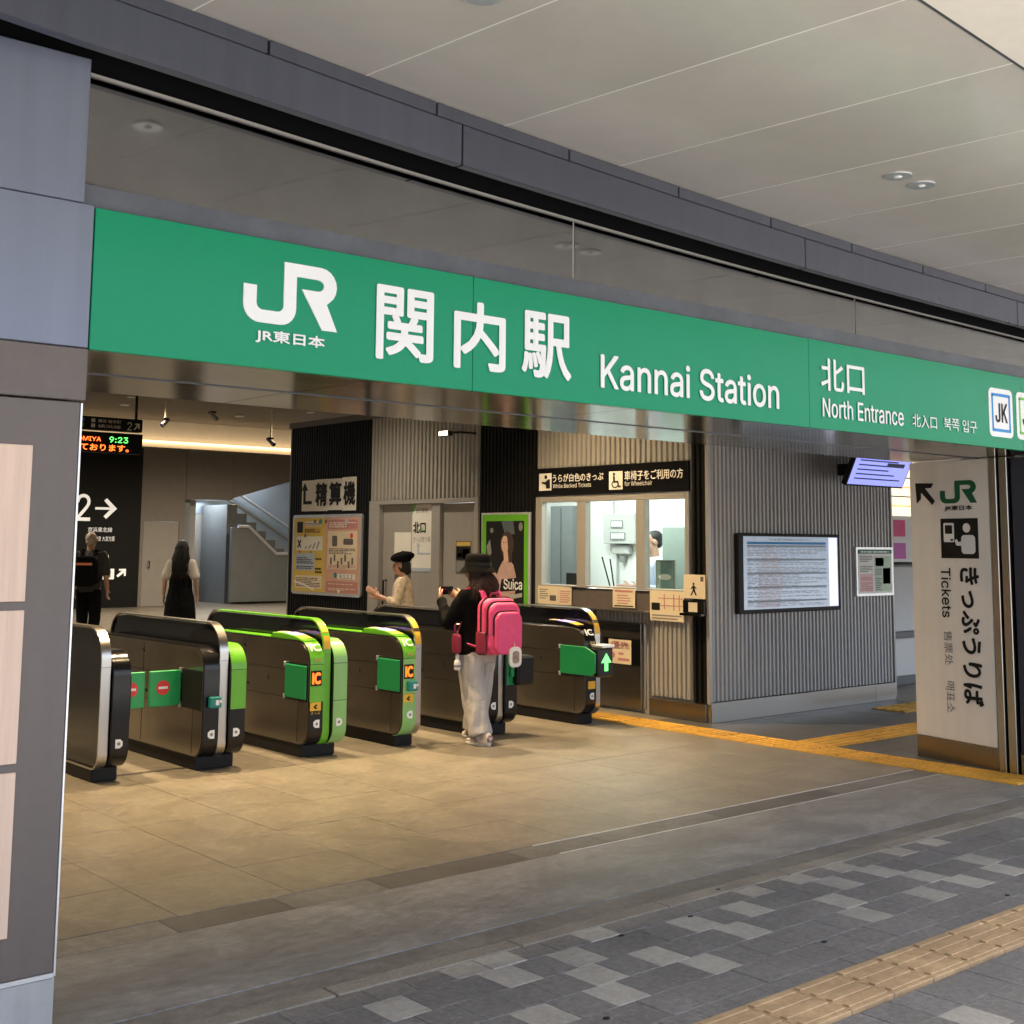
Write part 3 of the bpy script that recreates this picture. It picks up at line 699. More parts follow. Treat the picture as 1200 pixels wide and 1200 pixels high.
box('steel_base', (9.275, 7.963, 0), (9.33, 8.685, 0.166), m_steelw, of, bevel=0.003)
# counter front below the window
box('counter_panel', (9.285, 8.80, 0.03), (9.33, 9.46, 0.872), m_steelw, of, bevel=0.003)
box('counter_panel', (9.287, 9.465, 0.03), (9.33, 10.38, 0.99), m_steelw, of, bevel=0.003)
MB().tube([(9.275, 8.735, 0.05), (9.275, 8.735, 0.87)], 0.018, 10).build('drain_pipe', m_steel, of)
box('counter_ledge', (9.20, 8.67, 0.988), (9.33, 10.372, 1.004), m_steel, of, bevel=0.003)
# sign band
FW.box('sign_band', -10.375, 2.172, -8.15, 2.466, m_blk, of, 0.0, 0.03, bevel=0.003)
FW.box('pictogram', -10.30, 2.228, -10.10, 2.415, m_paper, of, 0.03, 0.033)
FW.polys('pictogram_figure', [circ(-10.19, 2.375, 0.022), [(-10.255, 2.325), (-10.20, 2.32), (-10.15, 2.35), (-10.125, 2.35), (-10.125, 2.25), (-10.185, 2.25), (-10.185, 2.29), (-10.25, 2.305)]], m_ink, of, 0.033, 0.035)
FW.text('lettering', 'うらが白色のきっぷ', -10.08, 2.312, -9.305, 2.400, m_paper, of, d=0.033, off=0.012)
FW.text('lettering', 'White Backed Tickets', -10.08, 2.250, -9.488, 2.296, m_paper, of, d=0.033)
FW.box('pictogram', -9.223, 2.210, -9.03, 2.398, m_paper, of, 0.03, 0.033)
FW.polys('pictogram_figure', [circ(-9.15, 2.368, 0.016), [(-9.165, 2.35), (-9.14, 2.35), (-9.135, 2.30), (-9.09, 2.30), (-9.075, 2.245), (-9.05, 2.25), (-9.055, 2.232), (-9.09, 2.23), (-9.105, 2.28), (-9.16, 2.28)]] + [[(-9.135+0.052*math.cos(t/10*6.283), 2.265+0.04*math.sin(t/10*6.283)), (-9.135+0.052*math.cos((t+1)/10*6.283), 2.265+0.04*math.sin((t+1)/10*6.283)), (-9.135+0.038*math.cos((t+1)/10*6.283), 2.265+0.028*math.sin((t+1)/10*6.283)), (-9.135+0.038*math.cos(t/10*6.283), 2.265+0.028*math.sin(t/10*6.283))] for t in range(3, 10)], m_ink, of, 0.033, 0.035)
FW.text('lettering', '車椅子をご利用の方', -9.0, 2.298, -8.21, 2.396, m_paper, of, d=0.033, off=0.012)
FW.text('lettering', 'for Wheelchair', -9.0, 2.243, -8.62, 2.290, m_paper, of, d=0.033)
# service window
wn = empty('service_window', (9.3, 9.26, 1.0)); wn.parent = of; wn.location = Vector((9.3, 9.26, 1.0))-WP[of.name]; WP[wn.name] = Vector((9.3, 9.26, 1.0))
for a in ((-10.372, 1.006, -10.27, 2.166), (-8.21, 1.006, -8.158, 2.166), (-10.268, 2.10, -8.212, 2.166), (-9.72, 1.20, -9.585, 2.098), (-8.86, 1.20, -8.738, 2.098), (-10.268, 1.20, -9.722, 1.222), (-9.583, 1.208, -8.862, 1.226), (-8.736, 1.20, -8.212, 1.222)):
    FW.box('frame', *a, m_dooredge, wn, -0.06, 0.02, bevel=0.004)
for a in ((-10.268, 1.224, -9.722, 2.098), (-9.583, 1.228, -8.862, 2.098), (-8.736, 1.224, -8.212, 2.098)):
    FW.box('pane', *a, m_glass, wn, -0.035, -0.029)
FW.box('apron', -10.268, 1.006, -8.212, 1.196, m_board, wn, -0.05, 0.004)
# door recess
dr = empty('double_door', (9.3, 12.5, 0)); dr.parent = of; dr.location = Vector((9.3, 12.5, 0))-WP[of.name]; WP[dr.name] = Vector((9.3, 12.5, 0))
for a in ((-13.60, 0.0, -13.37, 2.13), (-11.455, 0, -11.385, 2.13), (-13.60, 2.132, -11.385, 2.185)): FW.box('frame', *a, m_dooredge, dr, -0.10, 0.012, bevel=0.003)
FW.box('leaf', -13.366, 0.01, -12.30, 2.128, m_doorc, dr, -0.10, -0.05, bevel=0.003)
FW.box('mullion', -12.298, 0.0, -12.13, 2.128, m_doorc, dr, -0.10, -0.01, bevel=0.003)
FW.box('leaf', -12.127, 0.01, -11.458, 2.128, m_doorc, dr, -0.10, -0.06, bevel=0.003)
MB().tube([FW.p(-13.27, 0.86, -0.05), FW.p(-13.27, 0.86, 0.0), FW.p(-13.27, 1.18, 0.0), FW.p(-13.27, 1.18, -0.05)], 0.012, 8).build('handle', m_blkm, dr)
FW.box('notice', -13.11, 1.35, -12.76, 1.783, m_paper, dr, -0.05, -0.048)
FW.box('cork_panel', -13.095, 0.96, -12.75, 1.318, m_brown, dr, -0.05, -0.046)
# office interior
ow((11.2, 8.03, 0), (11.26, 12.2, 2.6), m_wwall, 'inner_wall'); ow((9.44, 12.2, 0), (11.26, 12.26, 2.6), m_wwall, 'inner_wall')
ow((9.44, 8.03, 0), (11.19, 8.06, 2.6), m_wwall, 'inner_wall'); ow((9.44, 8.03, 2.6), (11.26, 12.26, 2.64), m_wwall, 'inner_ceiling'); ow((9.44, 8.07, 0.001), (11.19, 12.19, 0.02), m_board, 'inner_floor')
box('desk', (9.44, 8.1, 1.14), (9.92, 11.9, 1.18), m_wwall, of); box('desk_front', (9.85, 8.1, 0.02), (9.90, 11.9, 1.138), m_cab, of)
cb = empty('switch_cabinet', (11.15, 10.86, 1.645), 'grey switch cabinet with rows of breakers on the office wall', 'cabinet')
box('body', (11.08, 10.60, 1.66), (11.198, 11.13, 2.03), m_cab, cb, bevel=0.006)
for y0, y1, z0, z1 in ((10.79, 10.99, 1.85, 1.945), (10.75, 11.0, 1.705, 1.80)):
    box('breaker_row', (11.07, y0, z0), (11.082, y1, z1), m_inkg, cb)
    for k in range(4): box('breaker', (11.064, y0+0.012+k*(y1-y0-0.02)/4, z0+0.02), (11.071, y0+0.012+(k+0.72)*(y1-y0-0.02)/4, z1-0.015), m_white, cb)
jb = empty('control_box', (11.18, 10.87, 1.4), 'small grey control boxes and conduit below the switch cabinet', 'control box')
box('box_body', (11.13, 10.74, 1.54), (11.198, 11.02, 1.645), m_cab, jb, bevel=0.004); box('box_body', (11.14, 10.83, 1.44), (11.198, 10.91, 1.51), m_inkg, jb, bevel=0.004)
MB().tube([(11.18, 10.985, 1.10), (11.18, 10.985, 1.54)], 0.012, 8).build('conduit', m_cab, jb); MB().tube([(11.18, 11.05, 2.03), (11.18, 11.05, 2.59)], 0.012, 8).build('conduit', m_cab, jb)
tb = empty('office_shelf', (10.9, 11.6, 0.02), 'dark grey steel locker at the back of the lit office', 'locker')
box('body', (10.9, 11.50, 0.021), (11.195, 11.90, 2.13), m_dgrey, tb, bevel=0.006); box('door_seam', (10.896, 11.695, 0.1), (10.90, 11.70, 2.1), m_ink, tb)
pt = empty('office_partition', (10.4, 9.4, 0.02), 'pale green partition screen inside the office', 'partition')
box('panel', (10.50, 9.16, 0.021), (10.53, 9.62, 1.85), M('pale_green_board', (0.36, 0.44, 0.40), 0.5), pt, bevel=0.004)
lf = empty('office_lamp', (10.3, 10, 2.57), 'bright white ceiling lamp inside the ticket office', 'lamp')
box('tube_panel', (9.9, 8.6, 2.565), (10.6, 11.8, 2.595), m_lampw, lf); box('lamp_housing', (9.88, 8.58, 2.58), (10.62, 11.82, 2.599), m_white, lf)
ld = bpy.data.lights.new('office_light', 'AREA'); ld.shape = 'RECTANGLE'; ld.size = 0.6; ld.size_y = 3.0; ld.energy = 7; ld.color = (0.93, 1.0, 0.96)
lo = bpy.data.objects.new('office_light', ld); COL.objects.link(lo); lo.parent = lf; lo.location = (0, 0, -0.03)
ds = empty('leaflet_stand', (9.6, 8.7, 1.18), 'dark framed picture leaflet standing inside the window', 'leaflet stand')
f9 = Fr((9.58, 0, 0), (0, -1, 0)); f9.box('frame', -8.87, 1.182, -8.61, 1.50, m_dgrey, ds, -0.012, 0.0, bevel=0.002); f9.box('print', -8.85, 1.20, -8.63, 1.48, M('print_teal', (0.20, 0.30, 0.30), 0.4, var=0.3, scale=9), ds, 0, 0.002)
f9.poly('print', circ(-8.74, 1.33, 0.085, 16, 0.03), m_paper, ds, 0.002, 0.003)
mc = empty('desk_microphone', (9.56, 9.5, 1.18), 'black gooseneck microphone on the office counter', 'microphone')
MB().lathe([(0.04, 0), (0.04, 0.02), (0.02, 0.03)], (9.56, 9.50, 1.181), 12).build('base', m_blkm, mc); MB().tube([(9.56, 9.50, 1.21), (9.56, 9.55, 1.34), (9.56, 9.62, 1.52)], 0.008, 6).build('stem', m_blkm, mc)
MB().tube([(9.60, 9.48, 1.20), (9.60, 9.51, 1.35), (9.60, 9.54, 1.50)], 0.008, 6).build('stem', m_blkm, mc)
box('paper_stack', (9.46, 9.20, 1.182), (9.66, 9.62, 1.197), m_paper, label='white paper sheets lying on the office counter', cat='papers')
mn = empty('desk_terminal', (9.6, 10.05, 1.18), 'small black terminal on the office counter behind the glass', 'terminal')
box('base', (9.55, 9.98, 1.181), (9.70, 10.20, 1.20), m_blkm, mn); f9.box('screen', -10.20, 1.20, -9.97, 1.34, m_blk, mn, -0.03, 0.0, bevel=0.004)

def dense(f, u0, v0, u1, v1, parent, d, rows, mat, seed=1, word=(0.03, 0.10), fill=0.55, skip=0.12):
    rn = random.Random(seed); v = []; fc = []; h = (v1-v0)/rows
    for i in range(rows):
        if rn.random() < skip: continue
        u = u0; y = v0+i*h; end = u1-(u1-u0)*rn.choice((0, 0, 0.1, 0.35))
        while u < end:
            w = min(rn.uniform(*word)*(u1-u0)/0.5, end-u)
            b = len(v); v += [tuple(f.p(u, y, d)), tuple(f.p(u+w, y, d)), tuple(f.p(u+w, y+h*fill, d)), tuple(f.p(u, y+h*fill, d))]; fc.append((b, b+1, b+2, b+3)); u += w+rn.uniform(0.006, 0.02)*(u1-u0)/0.5
    if v:
        me = bpy.data.meshes.new('p'); me.from_pydata(v, [], fc); finish('print_text', me, mat, parent, smooth=False, kind='stuff')
# notices stuck below and beside the window (each is a sheet of its own)
def sheet(f, u0, v0, u1, v1, label, base=m_paper, d=0.022, blocks=(), cat='notice', name='notice_sheet'):
    e = empty(name, f.p((u0+u1)/2, v0, d), label, cat)
    f.box('paper', u0, v0, u1, v1, base, e, d, d+0.003)
    for (a, b, c, dd, mt) in blocks:
        f.box('print_block', u0+(u1-u0)*a, v0+(v1-v0)*b, u0+(u1-u0)*c, v0+(v1-v0)*dd, mt, e, d+0.003, d+0.0042)
    return e
def lines(n, a, c, b0, b1, mt=m_inkg): return [(a, b0+(b1-b0)*i/n, c-(0.12 if i % 3 == 0 else 0.0), b0+(b1-b0)*(i+0.45)/n, mt) for i in range(n)]
sheet(FW, -10.318, 1.01, -9.99, 1.203, 'cream notice under the window beside the green framed poster', m_cremp, blocks=lines(5, .08, .5, .3, .9)+[(.58, .2, .88, .5, m_brown)])
sheet(FW, -9.985, 1.01, -9.79, 1.200, 'narrow cream notice pasted next to the first window notice', m_cremp, blocks=lines(6, .1, .9, .15, .85, m_ppk2))
sheet(FW, -9.18, 1.02, -8.868, 1.208, 'cream notice with a red crossed drawing under the middle pane', m_cremp, blocks=[(.1, .82, .9, .93, m_ppk2), (.08, .06, .92, .12, m_ink)]+lines(4, .2, .8, .2, .75, m_ppk2))
sheet(FW, -8.665, 0.915, -8.224, 1.205, 'cream map notice with a black square below the window corner', m_cremp, blocks=[(.05, .35, .3, .6, m_ink), (.25, .74, .98, .77, m_ppk2), (.3, .5, .98, .53, m_ppk2), (.42, .4, .45, .9, m_ppk2), (.7, .35, .73, .9, m_ppk2), (.86, .35, .89, .88, m_ppk2)]+lines(2, .06, .94, .06, .26))
e = sheet(FW, -8.215, 1.145, -7.945, 1.372, 'white notice with walking stick figure on the black column', m_cremp, d=0.03, blocks=[(.78, .72, .92, .92, m_brown)])
FW.polys('print_figure', [circ(-8.09, 1.285, 0.012, 10), [(-8.10, 1.27), (-8.08, 1.27), (-8.07, 1.22), (-8.05, 1.175), (-8.065, 1.175), (-8.09, 1.215), (-8.115, 1.175), (-8.13, 1.175), (-8.10, 1.225)], [(-8.10, 1.265), (-8.125, 1.24), (-8.12, 1.232), (-8.095, 1.25)], [(-8.08, 1.265), (-8.05, 1.245), (-8.055, 1.237), (-8.08, 1.25)]], m_ink, e, 0.033, 0.035)
dsp = empty('dispenser', (9.26, 8.07, 0.98), 'small black leaflet dispenser shelf under the stick figure notice', 'dispenser')
FW.box('tray', -8.215, 0.985, -7.945, 1.01, m_blk, dsp, 0.0, 0.10, bevel=0.003); FW.box('body', -8.215, 1.012, -7.945, 1.128, m_blk, dsp, 0.0, 0.05, bevel=0.004); FW.box('label_card', -8.14, 1.02, -8.03, 1.11, m_cremp, dsp, 0.05, 0.053)
cn_ = empty('counter_notice', (9.27, 9.05, 0.46), 'priority notice with wheelchair mark on the steel counter front', 'notice')
FW.box('backing', -9.322, 0.462, -8.802, 0.716, m_blk, cn_, 0.016, 0.020); FW.box('paper', -9.24, 0.462, -8.926, 0.70, m_cremp, cn_, 0.020, 0.023)
FW.text('lettering', '優先', -9.21, 0.615, -8.95, 0.685, m_ppk2, cn_, d=0.025, off=0.02); FW.polys('print_figure', [circ(-9.18, 0.545, 0.03, 14), circ(-9.19, 0.595, 0.012, 10), rrect(-9.10, 0.55, -9.03, 0.575, .004), rrect(-9.11, 0.495, -8.95, 0.52, .004)], m_ppk2, cn_, 0.023, 0.025)

# big double poster and the black-on-white machine sign on the far black wall
s1 = empty('direction_sign', (9.29, 14.6, 2.08), 'white paper sign with black arrow and fare adjustment lettering on black wall', 'sign')
us = [-15.268, -14.93, -14.59, -14.24, -13.905]
for i in range(4): FW.box('sheet', us[i]+0.004, 2.075+random.uniform(-.008, .008), us[i+1]-0.002, 2.505+random.uniform(-.008, .008), m_paper, s1, 0.004+0.001*i, 0.007+0.001*i)
FW.poly('arrow', [(-15.0, 2.17), (-15.0, 2.215), (-15.16, 2.215), (-15.16, 2.36), (-15.10, 2.36), (-15.19, 2.47), (-15.265+.0, 2.36), (-15.22, 2.36), (-15.22, 2.17)], m_ink, s1, 0.008, 0.010)
for c, i in (('精', 1), ('算', 2), ('機', 3)): FW.text('lettering', c, us[i]+0.03, 2.14, us[i+1]-0.02, 2.46, m_ink, s1, d=0.012, off=0.035)
p1 = empty('poster_case', (9.29, 14.6, 0.95), 'wide framed poster case with yellow and pink prints on black wall', 'poster case')
FW.poly('frame', rrect(-15.44, 0.945, -13.735, 2.025, 0.05), m_alu, p1, 0.0, 0.03)
FW.box('print', -15.40, 0.985, -14.60, 1.985, m_pyel, p1, 0.03, 0.032); FW.box('print', -14.595, 0.985, -13.775, 1.985, m_ppink, p1, 0.03, 0.032)
for a, b, c, d, mt in ((-15.32, 1.78, -15.17, 1.93, m_ink), (-15.12, 1.87, -14.72, 1.93, m_paper), (-15.12, 1.78, -14.72, 1.84, M('print_amber', (0.55, 0.33, 0.04), 0.5)), (-15.33, 1.54, -14.66, 1.73, m_paper), (-15.33, 1.27, -14.85, 1.50, m_pblue), (-15.33, 1.03, -14.66, 1.2, m_cremp),
                       (-14.53, 1.30, -13.83, 1.80, m_cremp), (-14.53, 1.83, -13.83, 1.95, m_ppk2), (-14.55, 1.0, -13.80, 1.14, m_ppk2), (-14.28, 1.17, -13.86, 1.24, m_paper)):
    FW.box('print_block', a, b, c, d, mt, p1, 0.032, 0.0335)
FW.text('lettering', '×', -15.30, 1.57, -15.20, 1.69, m_ink, p1, d=0.035, off=0.02)
FW.polys('print_strokes', [[(-15.12+i*.10, 1.56), (-15.09+i*.10, 1.56), (-15.03+i*.10, 1.60+i*.02), (-15.06+i*.10, 1.60+i*.02)] for i in range(4)], m_inkg, p1, 0.0335, 0.035)
FW.polys('print_strokes', [rrect(-14.46+i*.085, 1.36+0.05*math.sin(i*2.1), -14.42+i*.085, 1.45+0.05*math.sin(i*2.1), .01) for i in range(7)]+[rrect(-14.42, 1.60, -14.30, 1.74, .02), rrect(-14.15, 1.62, -13.92, 1.70, .02)], m_brown, p1, 0.0335, 0.035)
FW.text('lettering', '8.1.1.2', -14.22, 1.18, -13.92, 1.23, m_ink, p1, d=0.035)
FW.poly('print_curve', [(-15.36, 1.10), (-15.1, 1.06), (-14.85, 1.0), (-14.85, 1.02), (-15.1, 1.09), (-15.36, 1.13)], m_paper, p1, 0.0335, 0.035)
dense(FW, -15.12, 1.785, -14.72, 1.835, p1, 0.0345, 3, m_ink, 3); dense(FW, -15.12, 1.88, -14.72, 1.925, p1, 0.0345, 2, m_brown, 4); dense(FW, -15.31, 1.29, -14.88, 1.48, p1, 0.0345, 8, m_navy, 5); dense(FW, -14.83, 1.24, -14.66, 1.50, p1, 0.0345, 6, m_ink, 6)
dense(FW, -15.31, 1.05, -14.70, 1.18, p1, 0.0345, 6, m_brown, 7); dense(FW, -14.50, 1.85, -13.86, 1.93, p1, 0.0345, 3, m_paper, 8); dense(FW, -14.50, 1.50, -13.86, 1.58, p1, 0.0345, 4, m_brown, 9); dense(FW, -14.50, 1.02, -13.84, 1.12, p1, 0.0345, 5, m_cremp, 10); dense(FW, -14.50, 1.31, -13.86, 1.36, p1, 0.0345, 3, m_ppk2, 11)
for sd_ in range(12):
    a_ = -15.34+0.125*sd_; FW.poly('print_patch', circ(a_+random.uniform(-.02, .02), random.choice((1.74, 1.22, 1.52, 1.99-.06, 1.01)), random.uniform(.018, .04), 9), random.choice((m_red, m_pblue, m_paper, m_pyel, m_brown, m_teal)), p1, 0.035, 0.0358)
# long paper sign on the door, small poster on the door
ls = empty('notice_sheet', (9.25, 12.5, 1.3), 'long paper sign with north exit lettering and arrow on the door', 'notice')
FW.box('paper', -12.735, 1.305, -12.31, 2.125, m_paper, ls, -0.049, -0.045); FW.text('lettering', '北口', -12.71, 1.77, -12.45, 1.91, m_ink, ls, d=-0.043, off=0.03); FW.text('lettering', '出口専用', -12.66, 2.02, -12.42, 2.08, m_inkg, ls, d=-0.043)
FW.text('lettering', 'きっぷ売り場', -12.70, 1.66, -12.36, 1.73, m_inkg, ls, d=-0.043); FW.poly('arrow', [(-12.36, 1.51), (-12.36, 1.535), (-12.585, 1.535), (-12.585, 1.61), (-12.565, 1.61), (-12.60, 1.66), (-12.635, 1.61), (-12.615, 1.61), (-12.615, 1.51)], m_pblue, ls, -0.045, -0.043)
FW.poly('print_patch', [(-12.735, 2.0), (-12.65, 2.125), (-12.735, 2.125)], m_glgt, ls, -0.045, -0.043); FW.poly('print_patch', [(-12.56, 1.78), (-12.50, 1.86), (-12.50, 1.80)], m_glgt, ls, -0.042, -0.041); FW.box('print_block', -12.73, 1.31, -12.32, 1.35, m_pblue, ls, -0.045, -0.043)
sheet(FW, -11.868, 1.30, -11.58, 1.68, 'small dark poster with red picture on the door leaf', m_brown, d=-0.058, blocks=[(.05, .85, .95, .97, m_pyel), (.05, .42, .95, .82, m_blkm), (.45, .45, .9, .75, m_red), (.1, .5, .4, .62, m_cremp), (.05, .05, .95, .38, m_inkg)], cat='poster', name='poster_sheet')
# green framed advertising poster
gp = empty('advert_poster', (9.28, 10.87, 0.9), 'green framed advert poster of a person in pale sweater', 'poster')
FW.box('frame', -11.297, 0.93, -10.452, 2.0, m_alu, gp, 0.0, 0.03, bevel=0.006); FW.box('print', -11.27, 0.955, -10.48, 1.975, m_ggrn, gp, 0.03, 0.032); FW.box('print', -11.20, 0.97, -10.545, 1.905, m_ink, gp, 0.032, 0.0335)
FW.polys('print_figure', [[(-11.00, 1.0), (-11.03, 1.25), (-10.96, 1.38), (-10.90, 1.46), (-10.80, 1.48), (-10.72, 1.42), (-10.67, 1.28), (-10.62, 1.22), (-10.68, 1.15), (-10.72, 1.0)], [(-11.03, 1.25), (-11.12, 1.36), (-11.10, 1.40), (-11.0, 1.30)]], M('print_sweater', (0.50, 0.33, 0.31), 0.5, var=0.2, scale=8), gp, 0.0335, 0.035)
FW.poly('print_hair', circ(-10.83, 1.64, 0.115, 18, 0.15), M('print_hair', (0.05, 0.03, 0.025), 0.5), gp, 0.0335, 0.0352); FW.poly('print_face', circ(-10.865, 1.645, 0.062, 18, 0.095), M('print_face', (0.62, 0.42, 0.34), 0.5), gp, 0.0352, 0.036)
FW.poly('print_patch', [(-10.93, 1.9), (-10.73, 1.905), (-10.70, 1.76), (-10.86, 1.74)], M('print_steelblue', (0.09, 0.12, 0.14), 0.5), gp, 0.0335, 0.0345)
FW.poly('print_banner', [(-10.95, 1.115), (-10.55, 1.15), (-10.55, 1.285), (-10.92, 1.255)], m_ink, gp, 0.0352, 0.0362)
FW.polys('print_lights', [circ(-11.10, 1.80, 0.03, 10), circ(-10.60, 1.84, 0.035, 10, 0.05), [(-11.19, 1.62), (-11.13, 1.70), (-11.10, 1.55), (-11.16, 1.48)]], m_inkg, gp, 0.0335, 0.0342)
FW.poly('print_neck', [(-10.89, 1.58), (-10.82, 1.58), (-10.80, 1.46), (-10.88, 1.45)], MATS['print_face'], gp, 0.0352, 0.0358)
FW.text('lettering', 'Suica', -10.88, 1.145, -10.565, 1.265, m_white, gp, d=0.037, off=0.02); FW.poly('print_patch', [(-10.95, 1.01), (-10.57, 1.07), (-10.57, 1.115), (-10.95, 1.055)], M('print_grey', (0.35, 0.37, 0.35), 0.5), gp, 0.035, 0.0365)
FW.polys('print_features', [circ(-10.888, 1.665, 0.010, 8, 0.005), circ(-10.845, 1.667, 0.010, 8, 0.005)], m_ink, gp, 0.036, 0.0364); FW.poly('print_mouth', circ(-10.872, 1.60, 0.012, 8, 0.005), m_ppk2, gp, 0.036, 0.0364)
FW.poly('print_hair', [(-10.83, 1.74), (-10.76, 1.72), (-10.735, 1.60), (-10.745, 1.45), (-10.80, 1.44), (-10.805, 1.58)], MATS['print_hair'], gp, 0.0358, 0.0361); dense(FW, -10.93, 1.02, -10.60, 1.06, gp, 0.0372, 2, m_ink, 31); dense(FW, -11.18, 1.0, -11.05, 1.2, gp, 0.0345, 7, m_inkg, 32)
# wall lamp over the door
wl = empty('wall_lamp', (9.25, 11.65, 2.9), 'small arm lamp fixed high on the beige fluted wall', 'lamp')
MB().tube([FW.p(-11.44, 2.93, 0.0), FW.p(-11.52, 2.94, 0.18), FW.p(-11.60, 2.93, 0.26)], 0.012, 8).build('arm', m_blkm, wl)
FW.box('head', -11.76, 2.90, -11.60, 2.955, m_blkm, wl, 0.22, 0.30, bevel=0.006); FW.box('lens', -11.757, 2.905, -11.605, 2.95, m_lamp, wl, 0.301, 0.304)

# things on the grey fluted wall
m_monl = M('monitor_line', (0.36, 0.42, 0.52), 0.3, emit=0.1, ecol=(0.5, 0.6, 0.75)); m_mond = M('monitor_line_dark', (0.2, 0.25, 0.33), 0.3)
mo = empty('wall_monitor', (10.5, 7.9, 0.98), 'large black framed timetable monitor on the grey fluted wall', 'monitor')
FG.box('bezel', 9.672, 0.996, 11.335, 1.77, m_blkm, mo, 0.0, 0.06, bevel=0.008); FG.box('screen', 9.745, 1.035, 11.285, 1.742, m_mon, mo, 0.06, 0.062)
for i in range(13): FG.box('print_line', 9.80, 1.10+i*0.045, 11.08-0.1*(i % 3), 1.118+i*0.045, m_monl if i % 3 else m_mond, mo, 0.062, 0.0632)
FG.box('print_line', 9.80, 1.665, 11.08, 1.69, m_jkblue, mo, 0.062, 0.0632); FG.box('print_block', 11.13, 1.04, 11.28, 1.738, m_scrw, mo, 0.062, 0.0632); FG.text('lettering', '列車運行情報のお知らせ', 10.15, 1.70, 10.80, 1.725, m_inkg, mo, d=0.0634)
sp_ = empty('wall_poster', (12.0, 7.9, 1.12), 'small framed notice with green header at the grey wall end', 'poster')
FG.box('frame', 11.668, 1.12, 12.372, 1.648, m_alu, sp_, 0.0, 0.03, bevel=0.004); FG.box('print', 11.70, 1.15, 12.34, 1.62, m_paper, sp_, 0.03, 0.032)
for a, b, c, d, mt in ((11.70, 1.575, 12.34, 1.62, m_jrg), (12.0, 1.17, 12.32, 1.55, M('print_pale_green', (0.45, 0.55, 0.42), 0.5)), (12.02, 1.44, 12.18, 1.53, m_pyel), (12.16, 1.25, 12.30, 1.42, m_navy), (11.73, 1.17, 11.97, 1.36, M('print_blush', (0.7, 0.45, 0.45), 0.5))): FG.box('print_block', a, b, c, d, mt, sp_, 0.032, 0.0335)
dense(FG, 11.73, 1.38, 11.97, 1.56, sp_, 0.0342, 10, m_inkg, 21); dense(FG, 11.74, 1.18, 11.96, 1.35, sp_, 0.0342, 9, m_ppk2, 22); dense(FG, 12.02, 1.18, 12.14, 1.42, sp_, 0.0342, 10, m_inkg, 23); dense(FG, 11.75, 1.588, 12.28, 1.61, sp_, 0.0342, 1, m_white, 24)
dense(FG, 9.80, 1.06, 11.08, 1.66, mo, 0.0638, 40, m_mond, 25, (0.01, 0.05), 0.4, 0.2)
FG.poly('picture_tint', [(9.95, 1.05), (10.30, 1.05), (10.36, 1.30), (10.30, 1.52), (10.18, 1.66), (10.05, 1.62), (9.98, 1.45)], M('monitor_tint', (0.33, 0.33, 0.40), 0.2, emit=0.10, ecol=(0.50, 0.48, 0.56)), mo, 0.0622, 0.0626)
hs = empty('hanging_screen', (11.5, 7.5, 2.28), 'tilted blue information screen hung above the grey wall end', 'screen')
fh = Fr((10.98, 7.52, 2.285), (1, 0, 0), (0, -0.42, 0.907))
fh.box('bezel', -0.02, -0.02, 1.02, 0.36, m_blkm, hs, -0.06, 0.0, bevel=0.006); fh.box('screen', 0.0, 0.0, 1.0, 0.34, m_screen, hs, 0.0, 0.002)
for i in range(5): fh.box('print_line', 0.08, 0.06+i*0.05, 0.9-0.13*(i % 3), 0.074+i*0.05, m_navy, hs, 0.002, 0.003)
fh.box('print_block', 0.58, 0.225, 0.90, 0.255, m_navy, hs, 0.003, 0.004); fh.text('lettering', '運行情報', 0.3, 0.30, 0.72, 0.335, m_navy, hs, d=0.003)
box('mount_arm', (11.40, 7.56, 2.40), (11.52, 7.925, 2.52), m_blkm, hs); box('mount_plate', (11.15, 7.52, 2.36), (11.8, 7.56, 2.54), m_blkm, hs)
# ticket machine glimpsed behind the white pillar
tk = empty('ticket_machine', (14.5, 9.0, 0), 'white ticket machine glimpsed between grey wall and white pillar', 'ticket machine')
box('base', (13.3, 8.72, 0.0), (15.8, 9.6, 0.10), m_dgrey, tk); box('body', (13.3, 8.70, 0.10), (15.8, 9.6, 0.56), m_tmach, tk, bevel=0.01); box('shelf', (13.3, 8.62, 0.56), (15.8, 9.6, 0.63), m_dgrey, tk, bevel=0.006)
MB().prism([(13.3, 8.70, 0.632), (13.3, 9.6, 0.632), (13.3, 9.6, 1.45), (13.3, 9.0, 1.40)], (2.5, 0, 0)).build('console', m_tmach, tk, 0.008)
fk = Fr((13.8, 8.85, 0.98), (1, 0, 0), (0, 0.364, 0.931)); fk.box('keypad', 0.05, -0.1, 0.45, 0.14, m_dgrey, tk, 0.0, 0.012, bevel=0.003); fk.box('keypad', 0.6, -0.1, 1.0, 0.14, m_dgrey, tk, 0.0, 0.012, bevel=0.003)
FT = Fr((0, 9.0, 0), (1, 0, 0)); FT.box('fare_map', 13.3, 2.05, 15.8, 2.95, m_tcream, tk, -0.6, 0.0, bevel=0.005); FT.box('back_panel', 13.3, 1.46, 15.8, 2.045, m_tmach, tk, -0.6, -0.02)
for i in range(6):
    FT.box('print_line', 13.4, 2.16+i*0.12, 15.7, 2.175+i*0.12, m_brown if i % 2 else m_amber, tk, 0.0, 0.003)
for u in (14.15, 14.75): FT.box('print_panel', u, 1.78, u+0.26, 1.99, m_magenta, tk, -0.02, -0.015); FT.box('print_panel', u, 1.50, u+0.26, 1.70, M('print_violet', (0.5, 0.12, 0.42), 0.5), tk, -0.02, -0.015)
box('wall', (12.42, 9.62, 0), (20.2, 9.75, 4.75), m_bwall2, label='pale wall behind the ticket machines', cat='wall')

